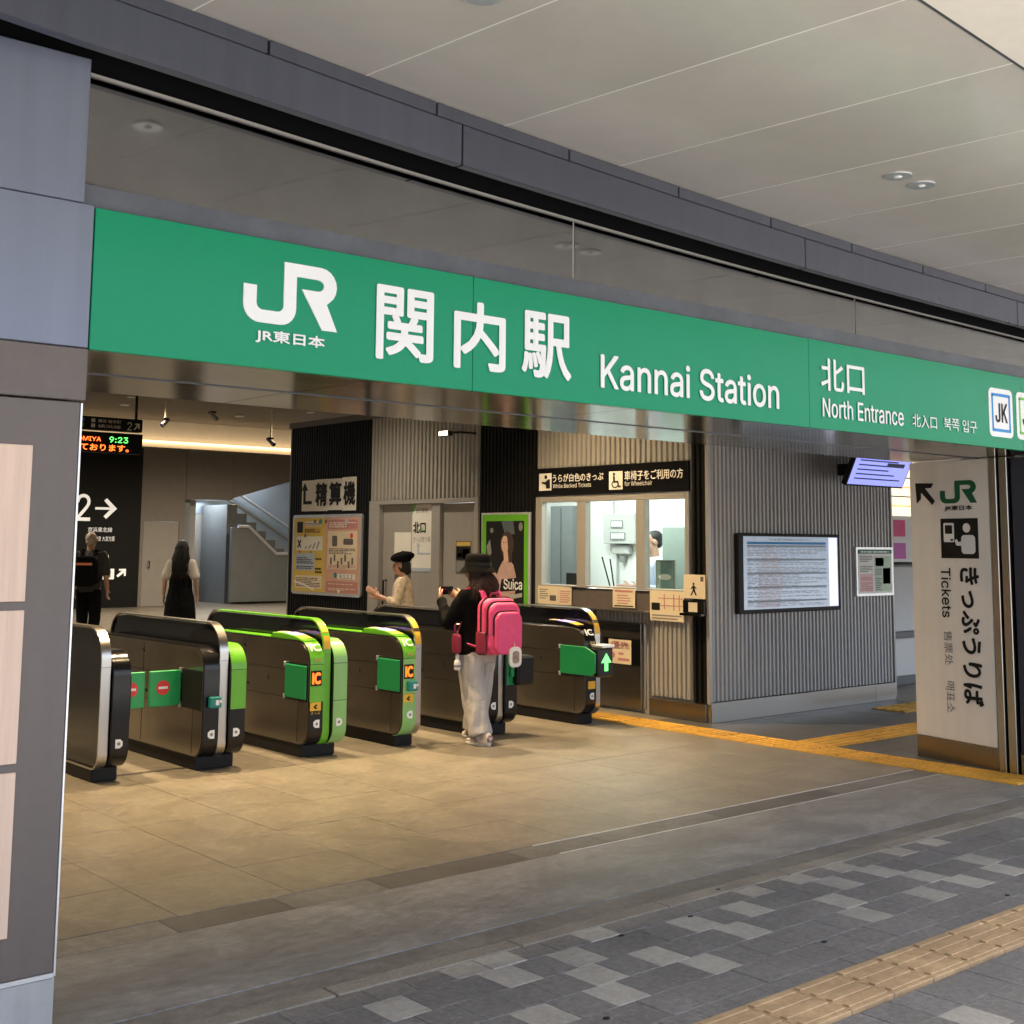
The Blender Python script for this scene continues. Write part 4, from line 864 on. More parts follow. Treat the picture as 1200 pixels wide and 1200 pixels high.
# ================================================================== TICKET GATES
def prof(y0, y1, z0, z1, rnt, rnb, rf=0.10, n=7):
    """closed side outline (y,z); starts at the far top, runs to the near end, down, and back along the bottom"""
    p = [(y1-rf, z1)]
    p += [(y0+rnt-rnt*math.sin(R(90*i/n)), z1-rnt+rnt*math.cos(R(90*i/n))) for i in range(n+1)]
    p += [(y0+rnb-rnb*math.cos(R(90*i/n)), z0+rnb-rnb*math.sin(R(90*i/n))) for i in range(n+1)]
    p += [(y1-rf+rf*math.sin(R(90*i/n)), z0+rf-rf*math.cos(R(90*i/n))) for i in range(n+1)]
    p += [(y1-rf+rf*math.cos(R(90*i/n)), z1-rf+rf*math.sin(R(90*i/n))) for i in range(n)]
    return p
def extr(name, pts, x0, x1, O, mat, parent, bevel=0.0):
    m = MB(); m.prism([(O[0]+x0, O[1]+y, O[2]+z) for y, z in pts], (x1-x0, 0, 0)); return m.build(name, mat, parent, bevel)
def skin_strip(name, pts, l0, l1, x0, x1, O, mat, parent, th=0.006, off=0.001):
    """a thin cover that follows the outline from arc length l0 to l1"""
    L = [0]
    for a, b in zip(pts, pts[1:]): L.append(L[-1]+math.hypot(b[0]-a[0], b[1]-a[1]))
    def at(l):
        for i in range(len(pts)-1):
            if L[i] <= l <= L[i+1]:
                t = (l-L[i])/max(1e-9, L[i+1]-L[i]); return (pts[i][0]+(pts[i+1][0]-pts[i][0])*t, pts[i][1]+(pts[i+1][1]-pts[i][1])*t)
        return pts[-1]
    ls = sorted({l0, l1, *[l for l in L if l0 < l < l1]}); P = [at(l) for l in ls]; n = len(P); v = []; f = []
    for i, p in enumerate(P):
        a = P[max(i-1, 0)]; b = P[min(i+1, n-1)]; dy, dz = b[0]-a[0], b[1]-a[1]; q = math.hypot(dy, dz); ny, nz = dz/q, -dy/q
        for x, o in ((x0, off), (x1, off), (x1, off+th), (x0, off+th)): v.append((O[0]+x, O[1]+p[0]+ny*o, O[2]+p[1]+nz*o))
    for i in range(n-1):
        for k in range(4): f.append((4*i+k, 4*i+(k+1) % 4, 4*i+4+(k+1) % 4, 4*i+4+k))
    f += [(0, 1, 2, 3), tuple(4*(n-1)+k for k in (3, 2, 1, 0))]
    m = MB(); m.v = v; m.f = f; return m.build(name, mat, parent)
def hexmark(f, cu, cv, left, parent, d):
    s = -1 if left else 1; h = 0.030; w = 0.024
    f.poly('mark', [(cu-s*w, cv-h), (cu+s*w*0.4, cv-h), (cu+s*w*1.2, cv-h*0.45), (cu+s*w*1.2, cv+h*0.45), (cu+s*w*0.4, cv+h), (cu-s*w, cv+h)], m_white, parent, d, d+0.002)
    f.poly('mark_dot', circ(cu, cv, 0.012, 10), m_inkg, parent, d+0.002, d+0.003)
def gate(xc, label, left=None, right=None, band=m_steel, y0=8.5, spec_plain=False):
    O = (xc, y0, 0); g = empty('ticket_gate', O, label, 'ticket gate', 'automatic ticket gates in a row')
    f = Fr((xc, y0, 0), (1, 0, 0))
    pl0 = -0.155 if left else -0.03; pl1 = 0.155 if right else 0.03
    box('plinth', (xc+pl0, y0+0.13, 0.0), (xc+pl1, y0+1.90, 0.095), m_blkm, g, bevel=0.006)
    # spine: tall smoked screen held in a metal band
    sp = prof(0.035, 1.985, 0.092, 1.048, 0.22, 0.10, 0.20, 10)
    extr('screen', prof(0.05, 1.97, 0.105, 1.034, 0.21, 0.09, 0.19, 10), -0.016, 0.016, O, m_glass_d, g)
    total = 0
    for a, b in zip(sp, sp[1:]): total += math.hypot(b[0]-a[0], b[1]-a[1])
    bw = 0.034
    skin_strip('screen_band', sp, 0.0, 1.92, -bw, bw, O, m_steel if band is m_steel else band, g, 0.012, -0.006)
    skin_strip('screen_band', sp, 1.922, 2.62, -bw, bw, O, band, g, 0.012, -0.006)
    skin_strip('screen_band', sp, 2.622, total, -bw, bw, O, m_steel, g, 0.012, -0.006)
    if not spec_plain:
        skin_strip('band_label', sp, 1.78, 1.88, -bw*0.8, bw*0.8, O, m_yelp, g, 0.003, 0.006)
        skin_strip('band_label', sp, 1.64, 1.75, -bw*0.8, bw*0.8, O, m_yelp, g, 0.003, 0.006)
    for s, spec in ((-1, left), (1, right)):
        if not spec: continue
        xi, xo = s*0.042, s*0.172; x0, x1 = min(xi, xo), max(xi, xo)
        P = prof(0.0, 2.0, 0.095, 0.888, 0.17, 0.13, 0.14)
        extr('cabinet', P, x0, x1, O, m_blk, g, 0.004)
        Pi = prof(0.010, 1.99, 0.105, 0.878, 0.162, 0.122, 0.13)
        extr('side_panel', Pi, xo if s > 0 else xo-0.004, xo+0.004 if s > 0 else xo, O, m_steelw, g, 0.0015)
        # joints of the side panel
        for a in ((0.15, 0.435, 0.153, 0.12), (1.0, 0.86, 1.003, 0.12)):
            box('panel_joint', (xc+xo+s*0.004-0.0005, y0+a[0], a[3]), (xc+xo+s*0.0055, y0+a[2]+0.003, a[1]), m_blkm, g)
        box('panel_joint', (xc+xo+s*0.004-0.0005, y0+0.36, 0.44), (xc+xo+s*0.0055, y0+1.9, 0.444), m_blkm, g)
        box('panel_joint', (xc+xo+s*0.004-0.0005, y0+0.36, 0.655), (xc+xo+s*0.0055, y0+1.9, 0.658), m_blkm, g)
        MB().ell((xc+xo+s*0.004, y0+1.02, 0.80), (0.004, 0.035, 0.012), 10, 6).build('sensor_lens', m_glass_d, g)
        MB().ell((xc+xo+s*0.004, y0+0.62, 0.57), (0.004, 0.02, 0.02), 10, 6).build('sensor_lens', m_glass_d, g)
        MB().ell((xc+xo+s*0.004, y0+0.95, 0.50), (0.004, 0.045, 0.014), 10, 6).build('sensor_lens', m_glass_d, g)
        top, mid, low = spec.get('top'), spec.get('mid'), spec.get('low')
        a0, a1 = x0+0.004, x1-0.004
        # arc lengths along the outline: start y=1.86
        Lt = 1.86-0.17; La = Lt+0.267
        l_split1 = La+(0.888-0.17-0.715); l_split2 = La+(0.888-0.17-0.43); l_end = La+(0.888-0.17-0.225)+0.204
        if top: skin_strip('cover', P, 0.30, l_split1-0.002, a0, a1, O, top, g)
        if mid: skin_strip('cover', P, l_split1+0.002, l_split2-0.002, a0, a1, O, mid, g)
        if low: skin_strip('cover', P, l_split2+0.002, l_end, a0, a1, O, low, g)
        cx = (x0+x1)/2
        if spec.get('reader'):
            # raised reader block on the cabinet top
            m = MB(); yy = [(0.10, 0.8885), (0.62, 0.8885), (0.58, 0.930), (0.42, 0.933), (0.26, 0.922)]
            m.prism([(xc+a0, y0+y, z) for y, z in yy], (a1-a0, 0, 0)); m.build('reader_block', top or m_blk, g, 0.004)
            fr = Fr((xc, y0+0.26, 0.924), (1, 0, 0), (0, 0.16, 0.011)); fr.box('reader_pad', a0+0.015, 0.0, a1-0.012, 0.15, m_purple, g, 0.0, 0.003)
            fr2 = Fr((xc, y0+0.10, 0.8905), (1, 0, 0), (0, 0.16, 0.0335)); fr2.box('pad_rim', a0+0.012, 0.05, a1-0.012, 0.155, m_pyel, g, 0.001, 0.003)
            box('ticket_slot', (xc+a0+0.02, y0+0.46, 0.932), (xc+a1-0.02, y0+0.54, 0.937), m_cremp, g, bevel=0.002)
            fc = Fr((xc, y0+0.036, 0.824), (1, 0, 0), (0, 0.55, 0.83)); fc.text('lettering', 'IC', a0+0.014, -0.022, a1-0.014, 0.045, m_white, g, d=0.012, off=0.04)
            f.text('lettering', '専用', a0+0.03, 0.735, a1-0.03, 0.762, m_pyel, g, d=0.009, off=0.02)
        if spec.get('display'):
            f.box('display', a0+0.004, 0.552, a1-0.022, 0.668, m_ink, g, 0.006, 0.010, bevel=0.001); f.text('lettering', 'IC', a0+0.012, 0.565, a1-0.032, 0.655, m_orange, g, d=0.012, off=0.06)
            f.box('sticker', a0+0.004, 0.365, a1-0.022, 0.430, m_yelp, g, 0.006, 0.0085); f.poly('sticker_icon', [(cx-0.03, 0.395), (cx-0.005, 0.415), (cx+0.01, 0.405), (cx-0.01, 0.395), (cx+0.012, 0.382), (cx-0.012, 0.378)], m_ink, g, 0.0085, 0.0095)
            f.text('lettering', 'きっぷ', a0+0.012, 0.338, a1-0.03, 0.358, m_pyel, g, d=0.009)
        if spec.get('slot'):
            f.box('ticket_inlet', cx-0.01+(-0.02 if s < 0 else 0), 0.455, x1-0.002, 0.535, m_teal, g, 0.0, 0.045, bevel=0.008); f.box('inlet_face', cx+0.012, 0.475, cx+0.038, 0.512, m_white, g, 0.0455, 0.048)
            f.box('inlet_light', cx+0.042, 0.49, x1-0.006, 0.512, m_paper, g, 0.0455, 0.048)
        hexmark(f, cx+(0.008 if s < 0 else -0.008), 0.265, s < 0, g, 0.008 if low else 0.001)
        # flap: folded against the side or closed over the lane
        xs_ = xc+xo+s*0.004
        box('flap_pocket', (xs_, y0+0.012, 0.435), (xs_+s*0.004, y0+0.345, 0.715), m_blkm, g, bevel=0.001)
        for z in (0.452, 0.70): box('hinge', (xs_+s*0.001, y0+0.335, z-0.018), (xs_+s*0.018, y0+0.352, z+0.018), m_alu, g, bevel=0.002)
        if spec.get('flap') == 'open':
            box('flap', (xs_+s*0.004, y0+0.02, 0.447), (xs_+s*0.020, y0+0.33, 0.703), m_flap, g, bevel=0.006)
        elif spec.get('flap') == 'closed':
            fa = box('flap', (xs_+s*0.006, y0+0.335, 0.447), (xs_+s*0.255, y0+0.356, 0.705), M('flap_bright_green', (0.02, 0.36, 0.10), 0.35), g, bevel=0.006)
            ff = Fr((xs_+s*0.15, y0+0.335, 0.582), (1, 0, 0)); ff.poly('no_entry_disc', circ(0, 0, 0.052, 22), m_red, fa, 0.0, 0.002); ff.poly('no_entry_bar', rrect(-0.036, -0.009, 0.036, 0.009, 0.002), m_white, fa, 0.002, 0.0035)
    return g, f, O
G_OPEN = dict(flap='open')
gate(3.675, 'half width black ticket gate beside the clad entrance pillar', None, dict(flap='closed'), spec_plain=True)
g2, f2, O2 = gate(4.572, 'ticket gate with black front half and bright green half', dict(flap='closed', slot=True), dict(top=m_ggrn, mid=m_ggrn), spec_plain=True)
gate(5.459, 'ticket gate with green and pale green fronts and two orange displays', dict(top=m_ggrn, mid=m_ggrn, reader=True, display=True, flap='open'), dict(top=m_glgt, mid=m_glgt, low=m_glgt), band=m_ggrn)
gate(6.340, 'ticket gate with all green reader half and black half', dict(top=m_ggrn, mid=m_glgt, low=m_glgt, reader=True, display=True, slot=True, flap='open'), dict())
g5, f5, O5 = gate(7.232, 'black ticket gate mostly hidden behind the pink backpack', dict(reader=True, flap='open'), dict(mid=m_flap))
box('reader_box', (7.345, 8.42, 0.43), (7.54, 8.62, 0.68), m_blkm, g5, bevel=0.02); box('reader_glow', (7.30, 8.46, 0.50), (7.34, 8.50, 0.66), m_flap, g5, bevel=0.006)
g6, f6, O6 = gate(8.415, 'end ticket gate with green arrow box by the service window', dict(reader=True), None)
box('arrow_box', (8.26, 8.36, 0.445), (8.455, 8.64, 0.705), m_blk, g6, bevel=0.012)
box('box_hood', (8.30, 8.345, 0.707), (8.46, 8.50, 0.735), m_alu, g6, bevel=0.006)
f6b = Fr((8.36, 8.36, 0.575), (1, 0, 0)); f6b.poly('arrow', [(-0.022, -0.075), (0.022, -0.075), (0.022, 0.0), (0.065, 0.0), (0.0, 0.085), (-0.065, 0.0), (-0.022, 0.0)], m_grnled, g6, 0.001, 0.004)
MB().prism([(8.244, 8.84, 0.455), (8.244, 8.42, 0.455), (8.244, 8.37, 0.49), (8.244, 8.37, 0.66), (8.244, 8.50, 0.715), (8.244, 8.84, 0.715)], (-0.018, 0, 0)).build('flap', m_flap, g6, 0.004)
f6.box('sticker', -0.15, 0.33, -0.06, 0.40, m_yelp, g6, 0.001, 0.004)

# ================================================================== BACK OF THE HALL
bw_ = empty('back_wall', (16, 30.6, 0), 'brown panelled wall with a flush door at the back of the hall', 'wall')
for a, b, z0, z1 in ((13.87, 15.08, 2.15, 4.0), (15.085, 16.44, 2.75, 4.0), (14.93, 15.08, 0, 2.147), (13.87, 13.96, 0, 2.147), (10.0, 11.6, 0, 4.0)): FB.box('wall_panel', a+.004, z0, b-.004, z1, m_bwall, bw_, -0.2, 0.0)
FB.box('door', 13.965, 0.005, 14.925, 2.143, m_doorc, bw_, -0.1, -0.012, bevel=0.004); MB().tube([FB.p(14.13, 0.98, -0.012), FB.p(14.13, 0.98, 0.05), FB.p(14.13, 1.14, 0.05), FB.p(14.13, 1.14, -0.012)], 0.014, 6).build('handle', m_blkm, bw_)
MB().prism([FB.p(16.445, 2.80), FB.p(16.445, 4.0), FB.p(20.2, 4.0), FB.p(20.2, 3.9)], (0, 0.2, 0)).build('stair_soffit', m_bwall, bw_)
cv = empty('cove_lamp', (16, 30.4, 4.0), 'long warm cove light strip above the brown back wall', 'lamp')
FB.box('light_strip', 10.0, 4.18, 20.1, 4.23, m_cove, cv, -0.16, -0.12); FB.box('cove_back', 10.0, 4.0, 20.2, 4.75, m_cream, cv, -0.26, -0.18); FB.box('cove_lip', 10.0, 4.0, 20.2, 4.045, m_bwall, cv, -0.18, 0.06)
ld = bpy.data.lights.new('cove_light', 'AREA'); ld.shape = 'RECTANGLE'; ld.size = 9.5; ld.size_y = 0.15; ld.energy = 6; ld.color = (1.0, 0.72, 0.42)
lo = bpy.data.objects.new('cove_light', ld); COL.objects.link(lo); lo.parent = cv; lo.location = Vector((15.2, 30.42, 4.10))-WP[cv.name]; lo.rotation_euler = (R(150), 0, 0)
# lift lobby seen through the opening
lb = empty('lift_lobby', (16, 32, 0), 'pale steel lift enclosure in the opening beside the stairs', 'lift')
box('wall_panel', (14.5, 32.4, 0), (15.95, 32.5, 3.2), m_lblue, lb); box('wall_panel', (15.96, 32.4, 2.42), (17.0, 32.5, 3.2), m_lblue, lb); box('wall_panel', (17.0, 32.4, 0), (21, 32.5, 4.0), m_lblue, lb)
box('lift_door', (15.97, 32.42, 0.0), (16.99, 32.48, 2.41), m_doorc, lb); box('door_jamb', (16.60, 32.39, 0.0), (16.98, 32.41, 2.38), m_lblue, lb)
box('steel_column', (15.12, 30.72, 0), (15.33, 30.95, 2.75), m_lblue, lb); box('steel_column', (15.40, 30.9, 0), (15.58, 31.1, 2.75), m_alu, lb); box('lobby_ceiling', (14.5, 30.75, 2.77), (16.5, 32.5, 2.83), m_wwall, lb)
ld = bpy.data.lights.new('lobby_light', 'AREA'); ld.size = 1.2; ld.energy = 16; ld.color = (0.85, 0.93, 1.0)
lo = bpy.data.objects.new('lobby_light', ld); COL.objects.link(lo); lo.parent = lb; lo.location = Vector((16.1, 31.6, 2.74))-WP[lb.name]
stt = empty('stairs', (17.5, 31, 0), 'grey stairway rising to the platform behind a solid balustrade', 'stairs')
for i in range(12): box('step', (20.1-0.30*(i+1), 30.9, 0), (20.1-0.30*i, 32.3, 0.06+0.235*i), m_dgrey, stt)
for i in range(12): box('step_nosing', (20.1-0.30*i-0.06, 30.88, 0.062+0.235*i), (20.1-0.30*i+0.01, 32.3, 0.068+0.235*i), m_pyel, stt)
MB().prism([(16.45, 30.5, 0.05), (18.19, 30.5, 0.05), (18.19, 30.5, 1.30), (17.80, 30.5, 1.30), (16.95, 30.5, 2.03), (16.45, 30.5, 2.03)], (0, 0.12, 0)).build('balustrade', m_dgrey, stt, 0.01)
MB().tube([(16.62, 30.49, 2.05), (16.95, 30.49, 2.05), (17.80, 30.49, 1.33), (18.15, 30.49, 1.33)], 0.05, 10).build('handrail', m_alu, stt)
MB().tube([(16.9, 32.2, 3.35), (19.4, 32.2, 1.95)], 0.04, 8).build('handrail', m_alu, stt); MB().tube([(16.9, 32.2, 3.0), (19.4, 32.2, 1.6)], 0.04, 8).build('handrail', m_steel, stt)
ld = bpy.data.lights.new('stair_light', 'AREA'); ld.size = 1.0; ld.energy = 14; ld.color = (0.9, 0.95, 1.0)
lo = bpy.data.objects.new('stair_light', ld); COL.objects.link(lo); lo.parent = stt; lo.location = Vector((17.8, 31.6, 3.85))-WP[stt.name]
# black direction wall with big 2
dw = empty('direction_sign', (12.9, 30.4, 0), 'tall black direction panel with a big number 2 and arrow', 'sign')
FB.box('panel', 11.6, 0.0, 13.86, 4.0, m_blkm, dw, -0.2, 0.03)
FB.text('lettering', '2', 12.17, 2.13, 12.54, 2.79, m_litp, dw, d=0.033, off=0.01); FB.poly('arrow', [(12.66, 2.415), (13.04, 2.415), (12.88, 2.25), (12.95, 2.19), (13.22, 2.445), (12.95, 2.70), (12.88, 2.64), (13.04, 2.475), (12.66, 2.475)], m_litp, dw, 0.03, 0.034)
FB.text('lettering', '京浜東北線', 12.50, 1.86, 13.12, 1.98, m_litp, dw, d=0.033); FB.text('lettering', '横浜 東京 大宮方面', 12.50, 1.64, 13.19, 1.76, m_litp, dw, d=0.033); FB.text('lettering', 'for Yokohama', 12.47, 1.20, 13.06, 1.34, m_litp, dw, d=0.033)
FB.box('pictogram', 12.93, 0.70, 13.22, 0.96, m_litp, dw, 0.03, 0.033); FB.poly('pictogram_figure', rrect(13.02, 0.74, 13.13, 0.92, .02), m_inkg, dw, 0.033, 0.035)
FB.poly('arrow', [(13.28, 0.79), (13.42, 0.91), (13.34, 0.91), (13.34, 0.955), (13.525, 0.955), (13.525, 0.78), (13.475, 0.78), (13.475, 0.86), (13.32, 0.745)], m_litp, dw, 0.03, 0.034)
# hanging departure board
FL = Fr((0, 25, 0), (1, 0, 0))
hb = empty('departure_board', (10.6, 25, 3.4), 'hanging black departure board with orange dot matrix lettering', 'departure board')
FL.box('sign_box', 9.5, 3.90, 11.325, 4.17, m_blkm, hb, -0.2, 0.0, bevel=0.01); FL.box('led_box', 9.5, 3.44, 11.34, 3.86, m_blkm, hb, -0.2, 0.0, bevel=0.01)
FL.text('lettering', '2', 10.99, 3.93, 11.09, 4.10, m_paper, hb, d=0.004); FL.poly('arrow', [(11.13, 3.96), (11.21, 4.05), (11.16, 4.05), (11.16, 4.08), (11.26, 4.08), (11.26, 3.97), (11.23, 3.97), (11.23, 4.03), (11.15, 3.94)], m_paper, hb, 0.002, 0.005)
for z, c, tx in ((4.05, m_jkblue, '横浜 桜木町'), (3.945, m_ggrn, '横浜線')):
    FL.box('line_mark', 9.98, z, 10.07, z+0.08, c, hb, 0.002, 0.004); FL.box('line_mark', 10.22, z, 10.30, z+0.075, m_paper, hb, 0.002, 0.004); FL.text('lettering', tx, 10.36, z, 10.85, z+0.07, m_paper, hb, d=0.004)
FL.text('lettering', 'OMIYA', 9.95, 3.665, 10.44, 3.755, m_amber, hb, d=0.004, off=0.01); FL.text('lettering', '9:23', 10.62, 3.655, 11.02, 3.775, m_grnled, hb, d=0.004, off=0.012); FL.text('lettering', 'しております。', 9.85, 3.475, 11.04, 3.61, m_amber, hb, d=0.004, off=0.015)
for u in (9.8, 11.22): MB().tube([FL.p(u, 4.16, -0.1), FL.p(u, 4.75, -0.1)], 0.03, 8).build('hanger', m_blkm, hb)
def spot(x, y, z, label, yaw):
    e = empty('ceiling_camera', (x, y, z), label, 'camera', 'cameras hung from the hall ceiling')
    MB().tube([(x, y, 4.75), (x, y, z+0.1)], 0.022, 8).build('stem', m_cremp, e); box('bracket', (x-0.07, y-0.03, z+0.06), (x+0.07, y+0.03, z+0.10), m_blkm, e, bevel=0.01)
    d = Vector((math.cos(yaw), math.sin(yaw), -0.7)).normalized(); p = Vector((x, y, z))
    MB().tube([p-d*0.13, p+d*0.03, p+d*0.13], [0.04, 0.05, 0.055], 12).build('housing', m_inkg, e); MB().tube([p+d*0.131, p+d*0.14], 0.045, 12).build('lens', m_glass_d, e)
spot(12.3, 26, 4.25, 'grey security camera hung nearest the departure board', 3.6); spot(13.45, 26, 4.48, 'black security camera close under the ceiling in the middle', 0.2); spot(14.95, 26, 3.98, 'dark security camera hung lowest near the stairs', 5.0)

# loudspeaker boxes, pipes and signs near the hall ceiling, as glimpsed under the soffit
for i, (x_, y_) in enumerate(((12.0, 27.5), (15.2, 28.0))):
    e = empty('ceiling_speaker', (x_, y_, 4.70), ('white round ceiling speaker nearest the departure board', 'white round ceiling speaker over the lift opening')[i], 'speaker')
    MB().lathe([(0.12, 0.0), (0.12, -0.02), (0.10, -0.035), (0.02, -0.04)], (x_, y_, 4.749), 18).build('grille', m_white, e)
# hall downlights: warm lamps that light the gate floor
k = 0
for j, (Y, e_) in enumerate(((7.4, 75), (9.3, 420), (12.8, 185), (16.0, 210), (20.5, 240), (26.0, 380))):
    for X in ((3.0, 5.4, 7.7) if Y < 14 else (6.0, 10.5) if Y < 24 else (11.5, 16)):
        k += 1
        e = empty('hall_downlight', (X, Y, 4.74), 'round warm downlight in the dark hall ceiling, one of many alike', 'downlight', 'warm hall ceiling downlights')
        MB().lathe([(0.07, -0.012), (0.10, -0.012), (0.10, 0.0), (0.07, 0.0)], (X, Y, 4.748), 16).build('trim_ring', m_alu, e)
        MB().lathe([(0.068, -0.006), (0.068, -0.001)], (X, Y, 4.748), 16).build('diffuser', m_lamp, e)
        ld = bpy.data.lights.new('downlight', 'SPOT'); ld.energy = e_; ld.spot_size = R(100 if Y < 18 else 160); ld.spot_blend = 0.85; ld.color = (1.0, 0.73, 0.41) if Y < 11 else (1.0, 0.83, 0.62); ld.shadow_soft_size = 0.07
        lo = bpy.data.objects.new('downlight_lamp', ld); COL.objects.link(lo); lo.parent = e; lo.location = (0, 0, -0.03)

# ================================================================== PEOPLE
def remesh(mb, vox, smooth=4):
    me = mb.mesh(); o = bpy.data.objects.new('tmp', me); COL.objects.link(o)
    r = o.modifiers.new('r', 'REMESH'); r.mode = 'VOXEL'; r.voxel_size = vox; r.use_smooth_shade = True
    if smooth: s = o.modifiers.new('s', 'SMOOTH'); s.iterations = smooth; s.factor = 0.5
    bpy.context.view_layer.update()
    out = bpy.data.meshes.new_from_object(o.evaluated_get(bpy.context.evaluated_depsgraph_get()))
    bpy.data.objects.remove(o); bpy.data.meshes.remove(me); return out
def part(name, mb, vox, mat, parent, smooth=4, wrinkle=0.004):
    me = remesh(mb, vox, smooth)
    if wrinkle:
        out = []
        for v in me.vertices:
            c = v.co; q = mnoise.noise(Vector((c.x*22, c.y*22, c.z*3)))+0.35*mnoise.noise(Vector((c.x*9+5, c.y*9, c.z*14)))
            out.append(c+v.normal*(q*wrinkle))
        for v, c in zip(me.vertices, out): v.co = c
    return finish_local(name, me, mat, parent)
def finish_local(name, me, mat, parent):
    me.materials.clear(); me.materials.append(mat)
    for p in me.polygons: p.use_smooth = True
    o = bpy.data.objects.new(name, me); COL.objects.link(o)
    if parent is not None: o.parent = parent
    return o
def simple(name, mb, mat, parent, bevel=0, seg=1):
    me = mb.mesh(bevel, seg); me.materials.append(mat); smooth_auto(me, 50)
    o = bpy.data.objects.new(name, me); COL.objects.link(o); o.parent = parent; return o
def limb(mb, pts, rad, seg=14):
    """tapered limb with round ends"""
    mb.tube(pts, rad, seg)
    for p, r in ((pts[0], rad[0]), (pts[-1], rad[-1])):
        r = r if isinstance(r, (tuple, list)) else (r, r); q = min(r); mb.ell(p, (q, q, q), 12, 7)
def hand(mb, wrist, fwd, side, curl=0.5, sc_=1.0, thumb=1):
    """palm, four unequal bent fingers, thumb from the palm's side; fwd along the fingers, side towards the thumb"""
    w = Vector(wrist); f = Vector(fwd).normalized(); s = Vector(side); s = (s-f*s.dot(f)).normalized(); n = f.cross(s)
    rot = Matrix((s, f, n)).transposed()
    mb.ell(w+f*0.045*sc_, (0.038*sc_, 0.052*sc_, 0.016*sc_), 12, 8, rot)
    for i, (off, ln) in enumerate(((0.027, 0.068), (0.009, 0.076), (-0.010, 0.070), (-0.028, 0.055))):
        p = w+f*0.082*sc_+s*off*sc_; d = f; pts = [p-f*0.02*sc_]
        q = p
        for kk, frac in enumerate((0.45, 0.32, 0.23)):
            pts.append(q); ang = curl*(0.55+0.35*kk); d = (d*math.cos(ang)+n*math.sin(ang)).normalized() if kk else (f*math.cos(curl*0.4)+n*math.sin(curl*0.4)).normalized()
            q = q+d*ln*frac*sc_
        pts.append(q); r = 0.0092*sc_; mb.tube(pts, [r, r, r*0.97, r*0.9, r*0.75], 8); mb.ell(q, (r*0.75,)*3, 8, 6)
    b = w+f*0.02*sc_+s*0.030*sc_; t1 = b+(s*0.7+f*0.6+n*0.2).normalized()*0.035*sc_; t2 = t1+(s*0.25+f*0.85+n*0.4).normalized()*0.030*sc_
    mb.tube([b-s*0.01, b, t1, t2], [0.012*sc_, 0.013*sc_, 0.0105*sc_, 0.0085*sc_], 8); mb.ell(t2, (0.0085*sc_,)*3, 8, 6)
def head(mb, c, yaw=0.0, pitch=0.0, s=1.0):
    c = Vector(c); rot = Matrix.Rotation(yaw, 3, 'Z') @ Matrix.Rotation(pitch, 3, 'X')
    def P(x, y, z): return c+rot @ Vector((x*s, y*s, z*s))
    mb.ell(P(0, -0.012, 0.028), (0.074*s, 0.094*s, 0.088*s), 18, 12, rot)       # skull
    mb.ell(P(0, 0.028, -0.040), (0.056*s, 0.058*s, 0.072*s), 16, 10, rot)       # jaw
    mb.ell(P(0, 0.075, -0.095), (0.022*s, 0.018*s, 0.016*s), 10, 7, rot)        # chin
    mb.tube([P(0, 0.085, 0.02), P(0, 0.104, -0.018), P(0, 0.09, -0.028)], [0.008*s, 0.013*s, 0.010*s], 8)   # nose
    mb.ell(P(0, 0.082, -0.055), (0.024*s, 0.010*s, 0.009*s), 10, 6, rot)        # mouth
    for e in (-1, 1): mb.ell(P(e*0.076, -0.005, -0.005), (0.010*s, 0.020*s, 0.030*s), 10, 7, rot); mb.ell(P(e*0.03, 0.078, 0.026), (0.018*s, 0.008*s, 0.007*s), 8, 6, rot)
    return P
def person(loc, yaw, label, body_mb, vox=0.009):
    me = remesh(body_mb, vox, 2); o = finish_local('person', me, m_skin, None); o.location = loc; o.rotation_euler = (0, 0, yaw); WP[o.name] = Vector(loc)
    return tag(o, label, 'person', 'people in the station')
def eyes(P, par):
    m = MB()
    for e in (-1, 1): m.ell(P(e*0.03, 0.086, 0.014), (0.010, 0.006, 0.006), 10, 6)
    simple('eye', m, m_ink, par)
def shoe(par, x, y, yaw=0.0, z=0.0, pitch=0.0, upper=m_shoe, trim=m_shoed, s=1.0):
    rot = Matrix.Rotation(yaw, 3, 'Z') @ Matrix.Rotation(pitch, 3, 'X'); c = Vector((x, y, z))
    def P(a, b, h): return c+rot @ Vector((a*s, b*s, h*s))
    m = MB(); m.tube([P(0, -0.075, 0.075), P(0, -0.07, 0.04), P(0, 0.0, 0.045), P(0, 0.09, 0.036), P(0, 0.15, 0.026)], [(0.034, 0.034), (0.042, 0.036), (0.042, 0.042), (0.034, 0.045), (0.016, 0.034)], 12)
    m.ell(P(0, -0.05, 0.075), (0.038, 0.045, 0.04), 12, 8, rot); m.ell(P(0, 0.14, 0.03), (0.036, 0.035, 0.024), 12, 8, rot)
    sh = part('shoe', m, 0.008, upper, par, 3)
    m = MB(); pts = []
    for i in range(20):
        t = 2*math.pi*i/20; yy = 0.045+0.14*math.cos(t); w = 0.040+0.008*math.cos(t*1.0); pts.append(P(w*math.sin(t), yy, 0.0))
    m.prism(pts, rot @ Vector((0, 0, 0.026*s))); so_ = simple('sole', m, M('sole_white', (0.7, 0.66, 0.62), 0.6), sh, 0.004)
    m = MB(); m.tube([P(-0.043, 0.02, 0.03), P(-0.03, 0.05, 0.075), P(0.03, 0.05, 0.075), P(0.043, 0.02, 0.03)], [(0.006, 0.022)]*4, 8); simple('stripe', m, trim, sh)
    m = MB(); m.ell(P(0, -0.085, 0.06), (0.038, 0.014, 0.032), 10, 7, rot); simple('heel_tab', m, trim, sh)

